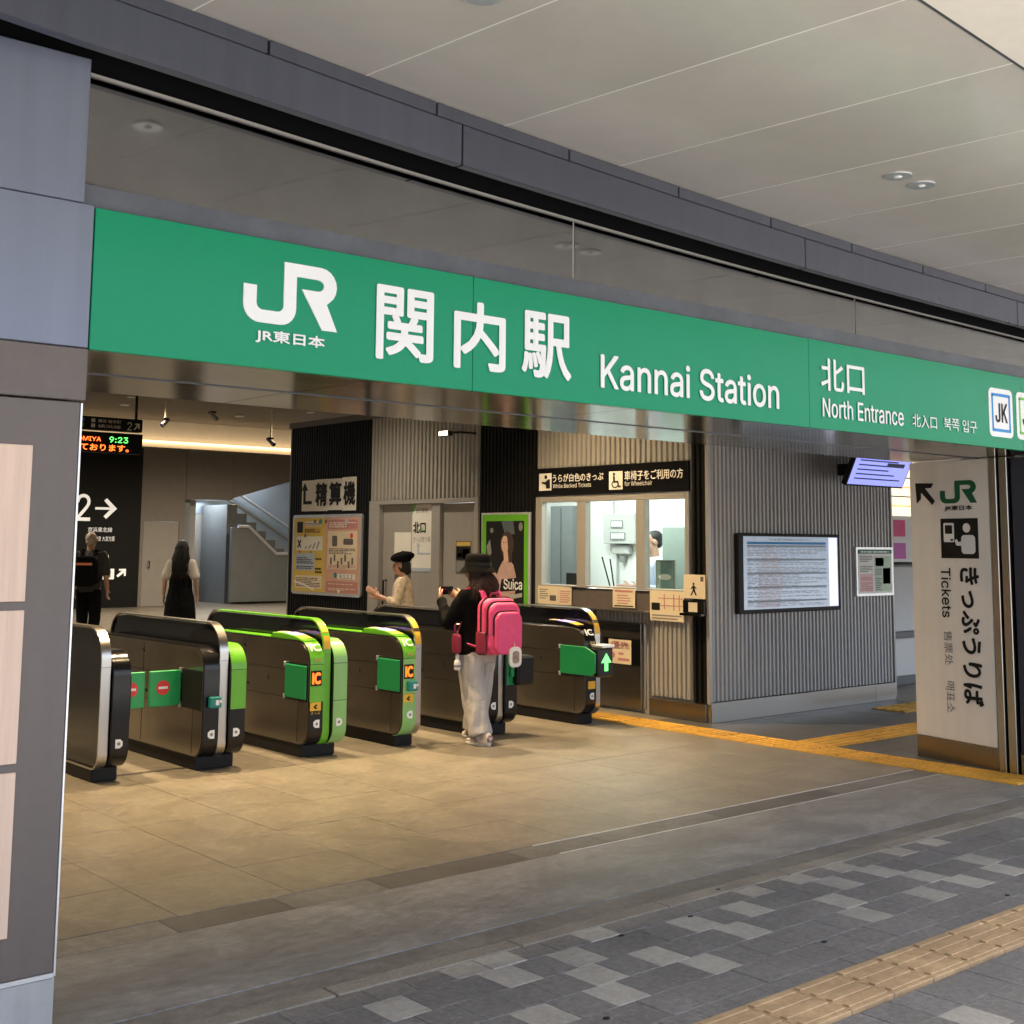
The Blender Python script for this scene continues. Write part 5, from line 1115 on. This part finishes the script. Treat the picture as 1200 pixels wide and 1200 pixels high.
def strands(name, P, n, mat, par, length, spread, a0, a1, seed, rad=0.0032, back=0.0):
    rn = random.Random(seed); m = MB()
    for i in range(n):
        a = R(rn.uniform(a0, a1)); h = rn.uniform(-0.02, 0.075); r = 0.094*math.sqrt(max(0.05, 1-(h/0.115)**2)); ln = length*rn.uniform(0.82, 1.05); k = spread*rn.uniform(0.85, 1.15); w = rn.uniform(-0.012, 0.012)
        x, y = r*math.cos(a), r*math.sin(a)-0.02
        m.tube([P(x*0.86, y*0.86, h+0.03), P(x*1.04, y*1.04, h-0.02), P(x*k+w, y*k-0.01-back*0.4, h-ln*0.55), P(x*k*0.95-w, y*k*0.95-0.01-back, h-ln)], [rad, rad, rad, rad*0.4], 4, cap=False)
    me = m.mesh(); me.materials.append(mat)
    for p_ in me.polygons: p_.use_smooth = True
    o = bpy.data.objects.new(name, me); COL.objects.link(o); o.parent = par; return o
# ---- woman with the pink backpack (facing into the lane)
mb = MB()
Ph = head(mb, (0.0, 0.035, 1.405), yaw=0.35, pitch=-0.12, s=0.98)
limb(mb, [(0, 0.005, 1.22), (0, 0.02, 1.34)], [0.05, 0.048])
mb.tube([(0, 0.0, 0.76), (0, 0.0, 0.90), (0, 0.005, 1.05), (0, 0.0, 1.18), (0, 0.0, 1.24)], [(0.10, 0.145), (0.095, 0.13), (0.10, 0.135), (0.09, 0.145), (0.05, 0.07)], 16)
WR_R, WR_L = Vector((0.035, 0.30, 1.175)), Vector((-0.165, 0.30, 1.165))
for s, W_, E_ in ((1, WR_R, Vector((0.235, 0.10, 0.985))), (-1, WR_L, Vector((-0.25, 0.10, 0.985)))):
    limb(mb, [(s*0.155, 0.0, 1.205), tuple(E_), tuple(W_)], [0.045, 0.036, 0.026])
hand(mb, WR_R, (-0.55, 0.55, 0.55), (0, 0.3, 1), 0.55); hand(mb, WR_L, (0.25, 0.7, 0.6), (0, 0.3, 1), 0.55)
for s, k_, a_ in ((-1, (-0.09, -0.02, 0.44), (-0.085, -0.15, 0.09)), (1, (0.095, 0.13, 0.44), (0.10, 0.20, 0.09))):
    limb(mb, [(s*0.085, 0.0, 0.78), k_, a_], [0.078, 0.055, 0.038])
w1 = person((6.875, 8.40, 0), 0.0, 'person in black hat and grey trousers wearing a pink backpack at the gates', mb, 0.0075)
eyes(Ph, w1)
mb = MB()
mb.tube([(0, 0.0, 0.725), (0, 0.0, 0.80), (0, 0.0, 0.95), (0, 0.0, 1.08), (0, -0.005, 1.19), (0, 0.005, 1.255), (0, 0.015, 1.285)], [(0.138, 0.185), (0.140, 0.185), (0.130, 0.170), (0.125, 0.175), (0.110, 0.185), (0.075, 0.12), (0.06, 0.065)], 20)
for s, W_, E_ in ((1, WR_R, Vector((0.235, 0.10, 0.985))), (-1, WR_L, Vector((-0.25, 0.10, 0.985)))):
    sh_ = Vector((s*0.155, 0.0, 1.205)); limb(mb, [tuple(sh_), tuple(sh_.lerp(E_, 0.5)), tuple(E_), tuple(E_.lerp(W_, 0.55)), tuple(E_.lerp(W_, 0.93))], [0.066, 0.062, 0.056, 0.050, 0.042])
part('jacket', mb, 0.011, m_fblk, w1, 3, 0.012)
mb = MB()
for s, pts in ((-1, [(-0.075, 0.0, 0.78), (-0.085, -0.01, 0.60), (-0.085, -0.05, 0.40), (-0.085, -0.11, 0.18), (-0.085, -0.14, 0.075)]), (1, [(0.075, 0.0, 0.78), (0.088, 0.06, 0.60), (0.092, 0.10, 0.40), (0.095, 0.145, 0.18), (0.098, 0.16, 0.075)])):
    mb.tube(pts, [(0.115, 0.098), (0.118, 0.102), (0.112, 0.100), (0.106, 0.098), (0.108, 0.100)], 18)
mb.tube([(0, 0.0, 0.66), (0, 0, 0.74), (0, 0, 0.80)], [(0.125, 0.165), (0.13, 0.17), (0.12, 0.155)], 18)
part('trousers', mb, 0.011, m_fgrey, w1, 3, 0.013)
shoe(w1, -0.085, -0.17, 0.15); shoe(w1, 0.10, 0.16, -0.12)
mb = MB(); mb.ell(Ph(0, -0.03, 0.02), (0.095, 0.105, 0.10), 18, 12)
for i in range(14):
    a = R(185+i*13.5); x, y = 0.082*math.cos(a), 0.082*math.sin(a)
    mb.tube([Ph(x, y-0.01, 0.02), Ph(x*1.2, y*1.2-0.012, -0.06), Ph(x*1.38, y*1.28-0.02, -0.14), Ph(x*1.42, y*1.25-0.015, -0.20-0.016*math.sin(i*2.3))], [0.034, 0.032, 0.028, 0.012], 8)
strands('hair_lock', Ph, 420, m_hairb, part('hair', mb, 0.007, m_hairb, w1, 1, 0.006), 0.24, 1.42, 178, 362, 5)
mb = MB(); hc_ = Ph(0, -0.02, 0.045)
mb.lathe([(0.152, -0.045), (0.150, -0.036), (0.124, -0.005), (0.110, 0.012), (0.108, 0.06), (0.102, 0.098), (0.090, 0.110), (0.05, 0.116), (0.001, 0.117)], hc_, 26, 1.0, 1.06)
hat = simple('hat', mb, m_fblk, w1); mb = MB(); mb.lathe([(0.1125, 0.010), (0.1125, 0.036), (0.1095, 0.038)], hc_, 26, 1.0, 1.06); simple('hat_band', mb, m_blkm, hat)
ph = empty('phone', (6.80, 8.735, 1.20), 'dark phone held up by the person with pink backpack', 'phone')
fp_ = Fr((6.795, 8.738, 1.245), (0.85, 0.1, 0.0), (0, -0.25, 0.95)); fp_.box('body', -0.075, -0.036, 0.075, 0.036, m_blk, ph, -0.008, 0.0, bevel=0.003); fp_.box('screen', -0.07, -0.032, 0.07, 0.032, m_glass_d, ph, 0.0, 0.0012)
# backpack (a thing of its own)
bp_ = empty('backpack', (6.90, 8.17, 0.72), 'bright pink backpack worn by the person with the black hat', 'backpack')
def pk(x, y, z): return (6.90+x, 8.17+y, z)
def rounded(name, x0, y0, z0, x1, y1, z1, r, mat, par, top=None, sg_=4):
    m = MB(); q = top or r
    prof_ = rrect(x0, z0, x1, z1, q, 6); m.prism([pk(a, y0, b) for a, b in prof_], (0, y1-y0, 0)); return m.build(name, mat, par, min(r, (y1-y0)*0.45), sg_)
rounded('main_compartment', -0.175, -0.045, 0.735, 0.175, 0.085, 1.20, 0.04, m_fpink, bp_, 0.085)
rounded('front_compartment', -0.165, -0.105, 0.74, 0.165, -0.035, 1.165, 0.035, m_fpink, bp_, 0.085)
rounded('front_pocket', -0.135, -0.145, 0.745, 0.150, -0.095, 1.09, 0.03, m_fpink, bp_, 0.075)
def loop(x0, z0, x1, z1, r, y): return [pk(a, y, b) for a, b in rrect(x0, z0, x1, z1, r, 6)]
for x0, z0, x1, z1, r, y, nm in ((-0.168, 0.79, 0.168, 1.170, 0.085, -0.062, 'zip'), (-0.177, 0.79, 0.177, 1.203, 0.085, 0.012, 'zip'), (-0.137, 0.86, 0.152, 1.093, 0.075, -0.108, 'zip')):
    P_ = [p for p in loop(x0, z0, x1, z1, r, y)][:14]; MB().tube([pk(x1, y, 0.90)]+P_+[pk(x0, y, 0.90)], 0.0085, 6).build(nm, m_blkm, bp_)
rounded('side_pocket', -0.190, -0.05, 0.745, -0.150, 0.07, 0.93, 0.015, m_fpinkd, bp_, 0.018, 2)
MB().tube([pk(-0.05, 0.05, 1.195), pk(-0.04, 0.05, 1.235), pk(0.04, 0.05, 1.235), pk(0.05, 0.05, 1.195)], [(0.006, 0.012)]*4, 8).build('top_handle', m_fpinkd, bp_)
for s in (-1, 1):
    st_ = MB().tube([pk(s*0.075, 0.075, 1.16), pk(s*0.085, 0.10, 1.245), pk(s*0.090, 0.19, 1.292), pk(s*0.098, 0.30, 1.265), pk(s*0.112, 0.378, 1.18), pk(s*0.145, 0.392, 1.05), pk(s*0.19, 0.34, 0.92), pk(s*0.185, 0.20, 0.82), pk(s*0.165, 0.08, 0.80)], [(0.012, 0.030)]*6+[(0.008, 0.022), (0.006, 0.015), (0.006, 0.014)], 10).build('shoulder_strap', m_fpink, bp_)
    MB().tube([pk(s*0.080, 0.085, 1.215), pk(s*0.090, 0.19, 1.306), pk(s*0.099, 0.305, 1.278)], [(0.004, 0.010)]*3, 6).build('strap_webbing', m_fpinkd, st_)
chm = empty('pass_case', (6.92, 8.0, 0.65), 'cream rounded pass case dangling from the pink backpack', 'pass case')
m = MB(); m.prism([pk(a+0.055, -0.165, b) for a, b in rrect(-0.066, 0.640, 0.066, 0.805, 0.045, 6)], (0, 0.018, 0)); m.build('case', m_paper, chm, 0.006, 2)
m = MB(); m.prism([pk(a+0.055, -0.167, b) for a, b in rrect(-0.036, 0.672, 0.036, 0.772, 0.025, 5)], (0, 0.002, 0)); m.build('window', M('case_print', (0.30, 0.22, 0.16), 0.4, var=0.5, scale=30), chm); MB().tube([pk(0.05, -0.155, 0.80), pk(0.045, -0.15, 0.84)], 0.004, 6).build('cord', m_cremp, chm)
pc = empty('pouch', (6.66, 8.43, 0.7), 'small rose pouch hanging at the hip of the backpack wearer', 'pouch')
m = MB(); m.prism([(6.66, 8.40+a, b) for a, b in rrect(-0.05, 0.74, 0.05, 0.90, 0.03, 5)], (-0.035, 0, 0)); m.build('body', m_fpinkd, pc, 0.012, 3); MB().tube([(6.645, 8.40, 0.90), (6.70, 8.41, 1.0)], 0.005, 6).build('cord', m_fpinkd, pc)
bt_ = empty('bottle_charm', (6.65, 8.36, 0.58), 'small white bottle shaped charm hanging under the rose pouch', 'charm')
MB().lathe([(0.012, 0.0), (0.027, 0.006), (0.029, 0.05), (0.024, 0.075), (0.016, 0.085), (0.016, 0.12), (0.018, 0.125)], (6.645, 8.39, 0.605), 14).build('body', m_tmach, bt_); MB().lathe([(0.0295, 0.0), (0.0295, 0.016)], (6.645, 8.39, 0.632), 14).build('band', m_inkg, bt_); MB().tube([(6.645, 8.39, 0.729), (6.645, 8.395, 0.745)], 0.004, 6).build('cord', m_white, bt_)

# ---- attendant-like person in patterned blouse with black beret, reaching left
mb = MB(); Ph = head(mb, (0, 0.03, 1.385), 0.0, -0.05, 0.98)
limb(mb, [(0, 0.0, 1.20), (0, 0.012, 1.32)], [0.05, 0.047])
mb.tube([(0, 0, 0.76), (0, 0, 0.90), (0, 0, 1.05), (0, 0, 1.17), (0, 0, 1.23)], [(0.10, 0.145), (0.095, 0.13), (0.10, 0.135), (0.09, 0.145), (0.05, 0.07)], 16)
ARM = {1: ((0.20, 0.05, 0.97), (0.14, 0.28, 1.00), (0.1, 0.9, 0.3)), -1: ((-0.21, 0.06, 0.96), (-0.10, 0.30, 1.05), (0.0, 0.8, 0.55))}
for s in (1, -1):
    E_, W_, d_ = ARM[s]; limb(mb, [(s*0.155, 0, 1.20), E_, W_], [0.045, 0.035, 0.025]); hand(mb, W_, d_, (0, 0, 1), 0.35)
for s in (-1, 1): limb(mb, [(s*0.085, 0, 0.78), (s*0.09, 0.02, 0.43), (s*0.09, 0.0, 0.09)], [0.078, 0.055, 0.038])
w2 = person((8.80, 12.15, 0), R(49), 'person in patterned cream blouse and black beret by the office door', mb, 0.0085); eyes(Ph, w2)
mb = MB(); mb.tube([(0, 0, 0.66), (0, 0, 0.80), (0, 0, 0.95), (0, 0, 1.08), (0, 0, 1.18), (0, 0.005, 1.24), (0, 0.01, 1.265)], [(0.145, 0.185), (0.14, 0.18), (0.13, 0.165), (0.125, 0.17), (0.11, 0.18), (0.075, 0.12), (0.06, 0.065)], 20)
for s in (1, -1):
    E_, W_, d_ = ARM[s]; a = Vector((s*0.155, 0, 1.20)); b = Vector(E_); limb(mb, [tuple(a), tuple(a.lerp(b, .5)), tuple(b), tuple(b.lerp(Vector(W_), .25))], [0.066, 0.064, 0.062, 0.058])
part('blouse', mb, 0.012, m_fcream, w2, 3, 0.012)
mb = MB()
for s in (-1, 1): mb.tube([(s*0.078, 0, 0.78), (s*0.09, 0.02, 0.43), (s*0.09, 0, 0.06)], [(0.11, 0.095), (0.09, 0.085), (0.08, 0.075)], 16)
mb.tube([(0, 0, 0.68), (0, 0, 0.80)], [(0.12, 0.16), (0.12, 0.16)], 16); part('trousers', mb, 0.012, m_fdgrey, w2, 3)
shoe(w2, -0.09, -0.02, 0.1, upper=m_blkm, trim=m_blkm); shoe(w2, 0.09, 0.0, -0.1, upper=m_blkm, trim=m_blkm)
mb = MB(); mb.ell(Ph(0, -0.035, 0.0), (0.083, 0.085, 0.095), 16, 10); mb.ell(Ph(0, -0.075, -0.06), (0.055, 0.05, 0.055), 12, 8); part('hair', mb, 0.009, m_hair, w2, 3)
mb = MB(); mb.ell(Ph(0, -0.02, 0.105), (0.135, 0.145, 0.062), 20, 10, Matrix.Rotation(-0.18, 3, 'X')); mb.ell(Ph(0, -0.015, 0.075), (0.098, 0.112, 0.045), 18, 8); mb.tube([Ph(0, -0.02, 0.16), Ph(0, -0.02, 0.18)], 0.006, 6); part('beret', mb, 0.009, m_fblk, w2, 2)

# ---- person with long black hair walking away
mb = MB(); Ph = head(mb, (0, 0.03, 1.54), 0.0, 0.0, 1.0)
limb(mb, [(0, 0, 1.34), (0, 0.012, 1.47)], [0.05, 0.047]); mb.tube([(0, 0, 0.85), (0, 0, 1.0), (0, 0, 1.15), (0, 0, 1.29), (0, 0, 1.36)], [(0.10, 0.15), (0.09, 0.125), (0.10, 0.14), (0.09, 0.15), (0.05, 0.07)], 16)
for s, E_, W_ in ((1, (0.225, -0.02, 1.08), (0.235, 0.06, 0.86)), (-1, (-0.225, -0.03, 1.08), (-0.25, 0.02, 0.86))):
    limb(mb, [(s*0.16, 0, 1.325), E_, W_], [0.045, 0.036, 0.025]); hand(mb, W_, (0, 0.15, -1), (0, 1, 0), 0.35)
for s, k_, a_ in ((-1, (-0.09, 0.09, 0.47), (-0.09, -0.02, 0.11)), (1, (0.09, 0.0, 0.47), (0.09, -0.18, 0.14))): limb(mb, [(s*0.085, 0, 0.86), k_, a_], [0.08, 0.056, 0.038])
w3 = person((8.60, 17.45, 0), R(-40), 'person with long black hair in black dress and white sleeves walking away', mb, 0.009); eyes(Ph, w3)
mb = MB(); mb.tube([(0, 0, 1.0), (0, 0, 1.2), (0, 0, 1.31), (0, 0.005, 1.38), (0, 0.01, 1.40)], [(0.12, 0.15), (0.125, 0.165), (0.11, 0.18), (0.075, 0.12), (0.06, 0.065)], 18)
for s in (1, -1): limb(mb, [(s*0.16, 0, 1.325), (s*0.20, -0.01, 1.20), (s*0.215, -0.015, 1.14)], [0.064, 0.066, 0.068])
part('shirt', mb, 0.012, m_fwhite, w3, 3)
mb = MB(); mb.tube([(0, 0, 0.30), (0, 0, 0.55), (0, 0, 0.82), (0, 0, 0.98), (0, 0, 1.12), (0, 0, 1.27)], [(0.22, 0.255), (0.20, 0.235), (0.165, 0.20), (0.14, 0.168), (0.138, 0.165), (0.128, 0.135)], 22)
for s in (1, -1): mb.tube([(s*0.09, 0.11, 1.20), (s*0.09, 0.06, 1.385), (s*0.09, -0.04, 1.385), (s*0.09, -0.125, 1.22)], [(0.016, 0.03)]*4, 8)
part('dress', mb, 0.012, m_fblk, w3, 3, 0.014)
shoe(w3, -0.09, 0.0, 0.0, upper=m_blkm, trim=m_blkm); shoe(w3, 0.09, -0.20, 0.0, 0.03, -0.35, upper=m_blkm, trim=m_blkm)
mb = MB(); mb.ell(Ph(0, -0.025, 0.03), (0.09, 0.10, 0.10), 18, 12)
for i in range(11):
    a = R(195+i*15); x, y = 0.075*math.cos(a), 0.075*math.sin(a); mb.tube([Ph(x, y-0.01, 0.03), Ph(x*1.1, y*1.15-0.02, -0.12), Ph(x*1.25, y*1.1-0.055, -0.28), Ph(x*1.05, y-0.065, -0.40-0.02*math.sin(i*1.7))], [0.034, 0.034, 0.032, 0.014], 8)
strands('hair_lock', Ph, 420, m_hair, part('hair', mb, 0.010, m_hair, w3, 2), 0.44, 1.28, 178, 362, 6, 0.0035, 0.045)

# ---- person with grey hair and black backpack at the edge of the pillar
mb = MB(); Ph = head(mb, (0, 0.03, 1.655), 0.0, 0.0, 1.05)
limb(mb, [(0, 0, 1.44), (0, 0.012, 1.58)], [0.058, 0.055]); mb.tube([(0, 0, 0.92), (0, 0, 1.08), (0, 0, 1.24), (0, 0, 1.40), (0, 0, 1.47)], [(0.11, 0.16), (0.11, 0.155), (0.115, 0.165), (0.10, 0.18), (0.06, 0.08)], 16)
for s, E_, W_ in ((1, (0.255, -0.03, 1.14), (0.245, 0.10, 0.92)), (-1, (-0.255, -0.03, 1.14), (-0.245, 0.10, 0.92))):
    limb(mb, [(s*0.19, 0, 1.42), E_, W_], [0.055, 0.043, 0.030]); hand(mb, W_, (0, 0.2, -1), (0, 1, 0), 0.4, 1.1)
for s, k_, a_ in ((-1, (-0.10, 0.06, 0.50), (-0.10, 0.0, 0.10)), (1, (0.10, 0.02, 0.50), (0.10, -0.12, 0.12))): limb(mb, [(s*0.09, 0, 0.92), k_, a_], [0.09, 0.062, 0.042])
w4 = person((7.75, 18.75, 0), R(-40), 'person with pale grey hair in dark shirt half hidden by the pillar', mb, 0.0095); eyes(Ph, w4)
mb = MB(); mb.tube([(0, 0, 0.88), (0, 0, 1.08), (0, 0, 1.24), (0, 0, 1.40), (0, 0.005, 1.475), (0, 0.01, 1.50)], [(0.135, 0.18), (0.135, 0.175), (0.14, 0.19), (0.125, 0.205), (0.085, 0.14), (0.066, 0.07)], 18)
for s, E_ in ((1, (0.255, -0.03, 1.14)), (-1, (-0.255, -0.03, 1.14))): a = Vector((s*0.19, 0, 1.42)); limb(mb, [tuple(a), tuple(a.lerp(Vector(E_), .5)), tuple(a.lerp(Vector(E_), .85))], [0.078, 0.076, 0.074])
part('shirt', mb, 0.012, m_fdgrey, w4, 3, 0.010)
mb = MB()
for s, k_, a_ in ((-1, (-0.10, 0.06, 0.50), (-0.10, 0.0, 0.07)), (1, (0.10, 0.02, 0.50), (0.10, -0.12, 0.09))): mb.tube([(s*0.09, 0, 0.92), k_, a_], [(0.115, 0.105), (0.09, 0.085), (0.078, 0.075)], 16)
mb.tube([(0, 0, 0.82), (0, 0, 0.95)], [(0.125, 0.17), (0.125, 0.165)], 16); part('trousers', mb, 0.012, m_fblk, w4, 3)
shoe(w4, -0.10, -0.02, 0.0, upper=m_blkm, trim=m_blkm); shoe(w4, 0.10, -0.14, 0.0, 0.01, -0.15, upper=m_blkm, trim=m_blkm)
mb = MB(); mb.ell(Ph(0, -0.025, 0.03), (0.083, 0.098, 0.094), 18, 12); mb.ell(Ph(0, -0.07, -0.03), (0.068, 0.045, 0.055), 12, 8); part('hair', mb, 0.009, m_hairg, w4, 2)
yw = R(-40); cs, sn = math.cos(yw), math.sin(yw)
def mp4(x, y, z): return (7.75+cs*x-sn*y, 18.75+sn*x+cs*y, z)
bk = empty('backpack', mp4(0, -0.22, 0.95), 'black backpack with an orange strip on the grey haired person', 'backpack')
m = MB(); m.prism([mp4(a, -0.28, b) for a, b in rrect(-0.165, 0.97, 0.165, 1.42, 0.07, 6)], Vector(mp4(0, -0.135, 0))-Vector(mp4(0, -0.28, 0))); m.build('body', m_fblk, bk, 0.03, 3)
m = MB(); m.prism([mp4(a, -0.288, b) for a, b in rrect(-0.12, 1.285, 0.12, 1.32, 0.01, 3)], Vector(mp4(0, -0.278, 0))-Vector(mp4(0, -0.288, 0))); m.build('reflective_strip', M('strip_orange', (0.75, 0.25, 0.12), 0.4), bk)
for s in (-1, 1): MB().tube([mp4(s*0.09, -0.14, 1.40), mp4(s*0.10, -0.06, 1.515), mp4(s*0.11, 0.06, 1.50), mp4(s*0.13, 0.15, 1.36), mp4(s*0.17, 0.10, 1.15), mp4(s*0.165, -0.15, 1.02)], [(0.010, 0.028)]*6, 8).build('shoulder_strap', m_fblk, bk)

# ---- clerk behind the window
mb = MB(); Ph = head(mb, (0, 0.03, 1.665), 0.0, 0.0, 1.02); limb(mb, [(0, 0, 1.45), (0, 0.012, 1.58)], [0.056, 0.053]); mb.tube([(0, 0, 0.92), (0, 0, 1.08), (0, 0, 1.24), (0, 0, 1.40), (0, 0, 1.47)], [(0.11, 0.16), (0.11, 0.155), (0.115, 0.165), (0.10, 0.18), (0.06, 0.08)], 16)
for s, E_, W_ in ((1, (0.24, 0.02, 1.14), (0.17, 0.25, 1.16)), (-1, (-0.24, 0.02, 1.14), (-0.17, 0.25, 1.16))):
    limb(mb, [(s*0.19, 0, 1.42), E_, W_], [0.055, 0.043, 0.030]); hand(mb, W_, (0, 1, -0.1), (0, 0, 1), 0.4, 1.05)
for s in (-1, 1): limb(mb, [(s*0.09, 0, 0.92), (s*0.10, 0.02, 0.50), (s*0.10, 0, 0.10)], [0.09, 0.062, 0.042])
w5 = person((10.72, 9.93, 0.02), R(60), 'clerk in pale shirt seen through the service window', mb, 0.010); eyes(Ph, w5)
mb = MB(); mb.tube([(0, 0, 0.88), (0, 0, 1.08), (0, 0, 1.24), (0, 0, 1.40), (0, 0.005, 1.475), (0, 0.01, 1.50)], [(0.135, 0.18), (0.135, 0.175), (0.14, 0.19), (0.125, 0.205), (0.085, 0.14), (0.066, 0.07)], 18)
for s, E_, W_ in ((1, (0.24, 0.02, 1.14), (0.17, 0.25, 1.16)), (-1, (-0.24, 0.02, 1.14), (-0.17, 0.25, 1.16))): limb(mb, [(s*0.19, 0, 1.42), E_, tuple(Vector(E_).lerp(Vector(W_), .85))], [0.074, 0.058, 0.045])
part('shirt', mb, 0.013, M('fabric_pale_blue', (0.50, 0.56, 0.70), 0.8, var=0.05), w5, 3)
mb = MB()
for s in (-1, 1): mb.tube([(s*0.09, 0, 0.92), (s*0.10, 0.02, 0.50), (s*0.10, 0, 0.06)], [(0.115, 0.105), (0.09, 0.085), (0.08, 0.078)], 16)
mb.tube([(0, 0, 0.82), (0, 0, 0.95)], [(0.125, 0.17), (0.125, 0.165)], 16); part('trousers', mb, 0.013, m_fdgrey, w5, 3)
mb = MB(); mb.ell(Ph(0, -0.03, 0.045), (0.083, 0.096, 0.088), 18, 12); mb.ell(Ph(0, -0.07, -0.02), (0.068, 0.045, 0.055), 12, 8); part('hair', mb, 0.010, m_hair, w5, 2)
shoe(w5, -0.10, -0.02, upper=m_blkm, trim=m_blkm); shoe(w5, 0.10, -0.02, upper=m_blkm, trim=m_blkm)
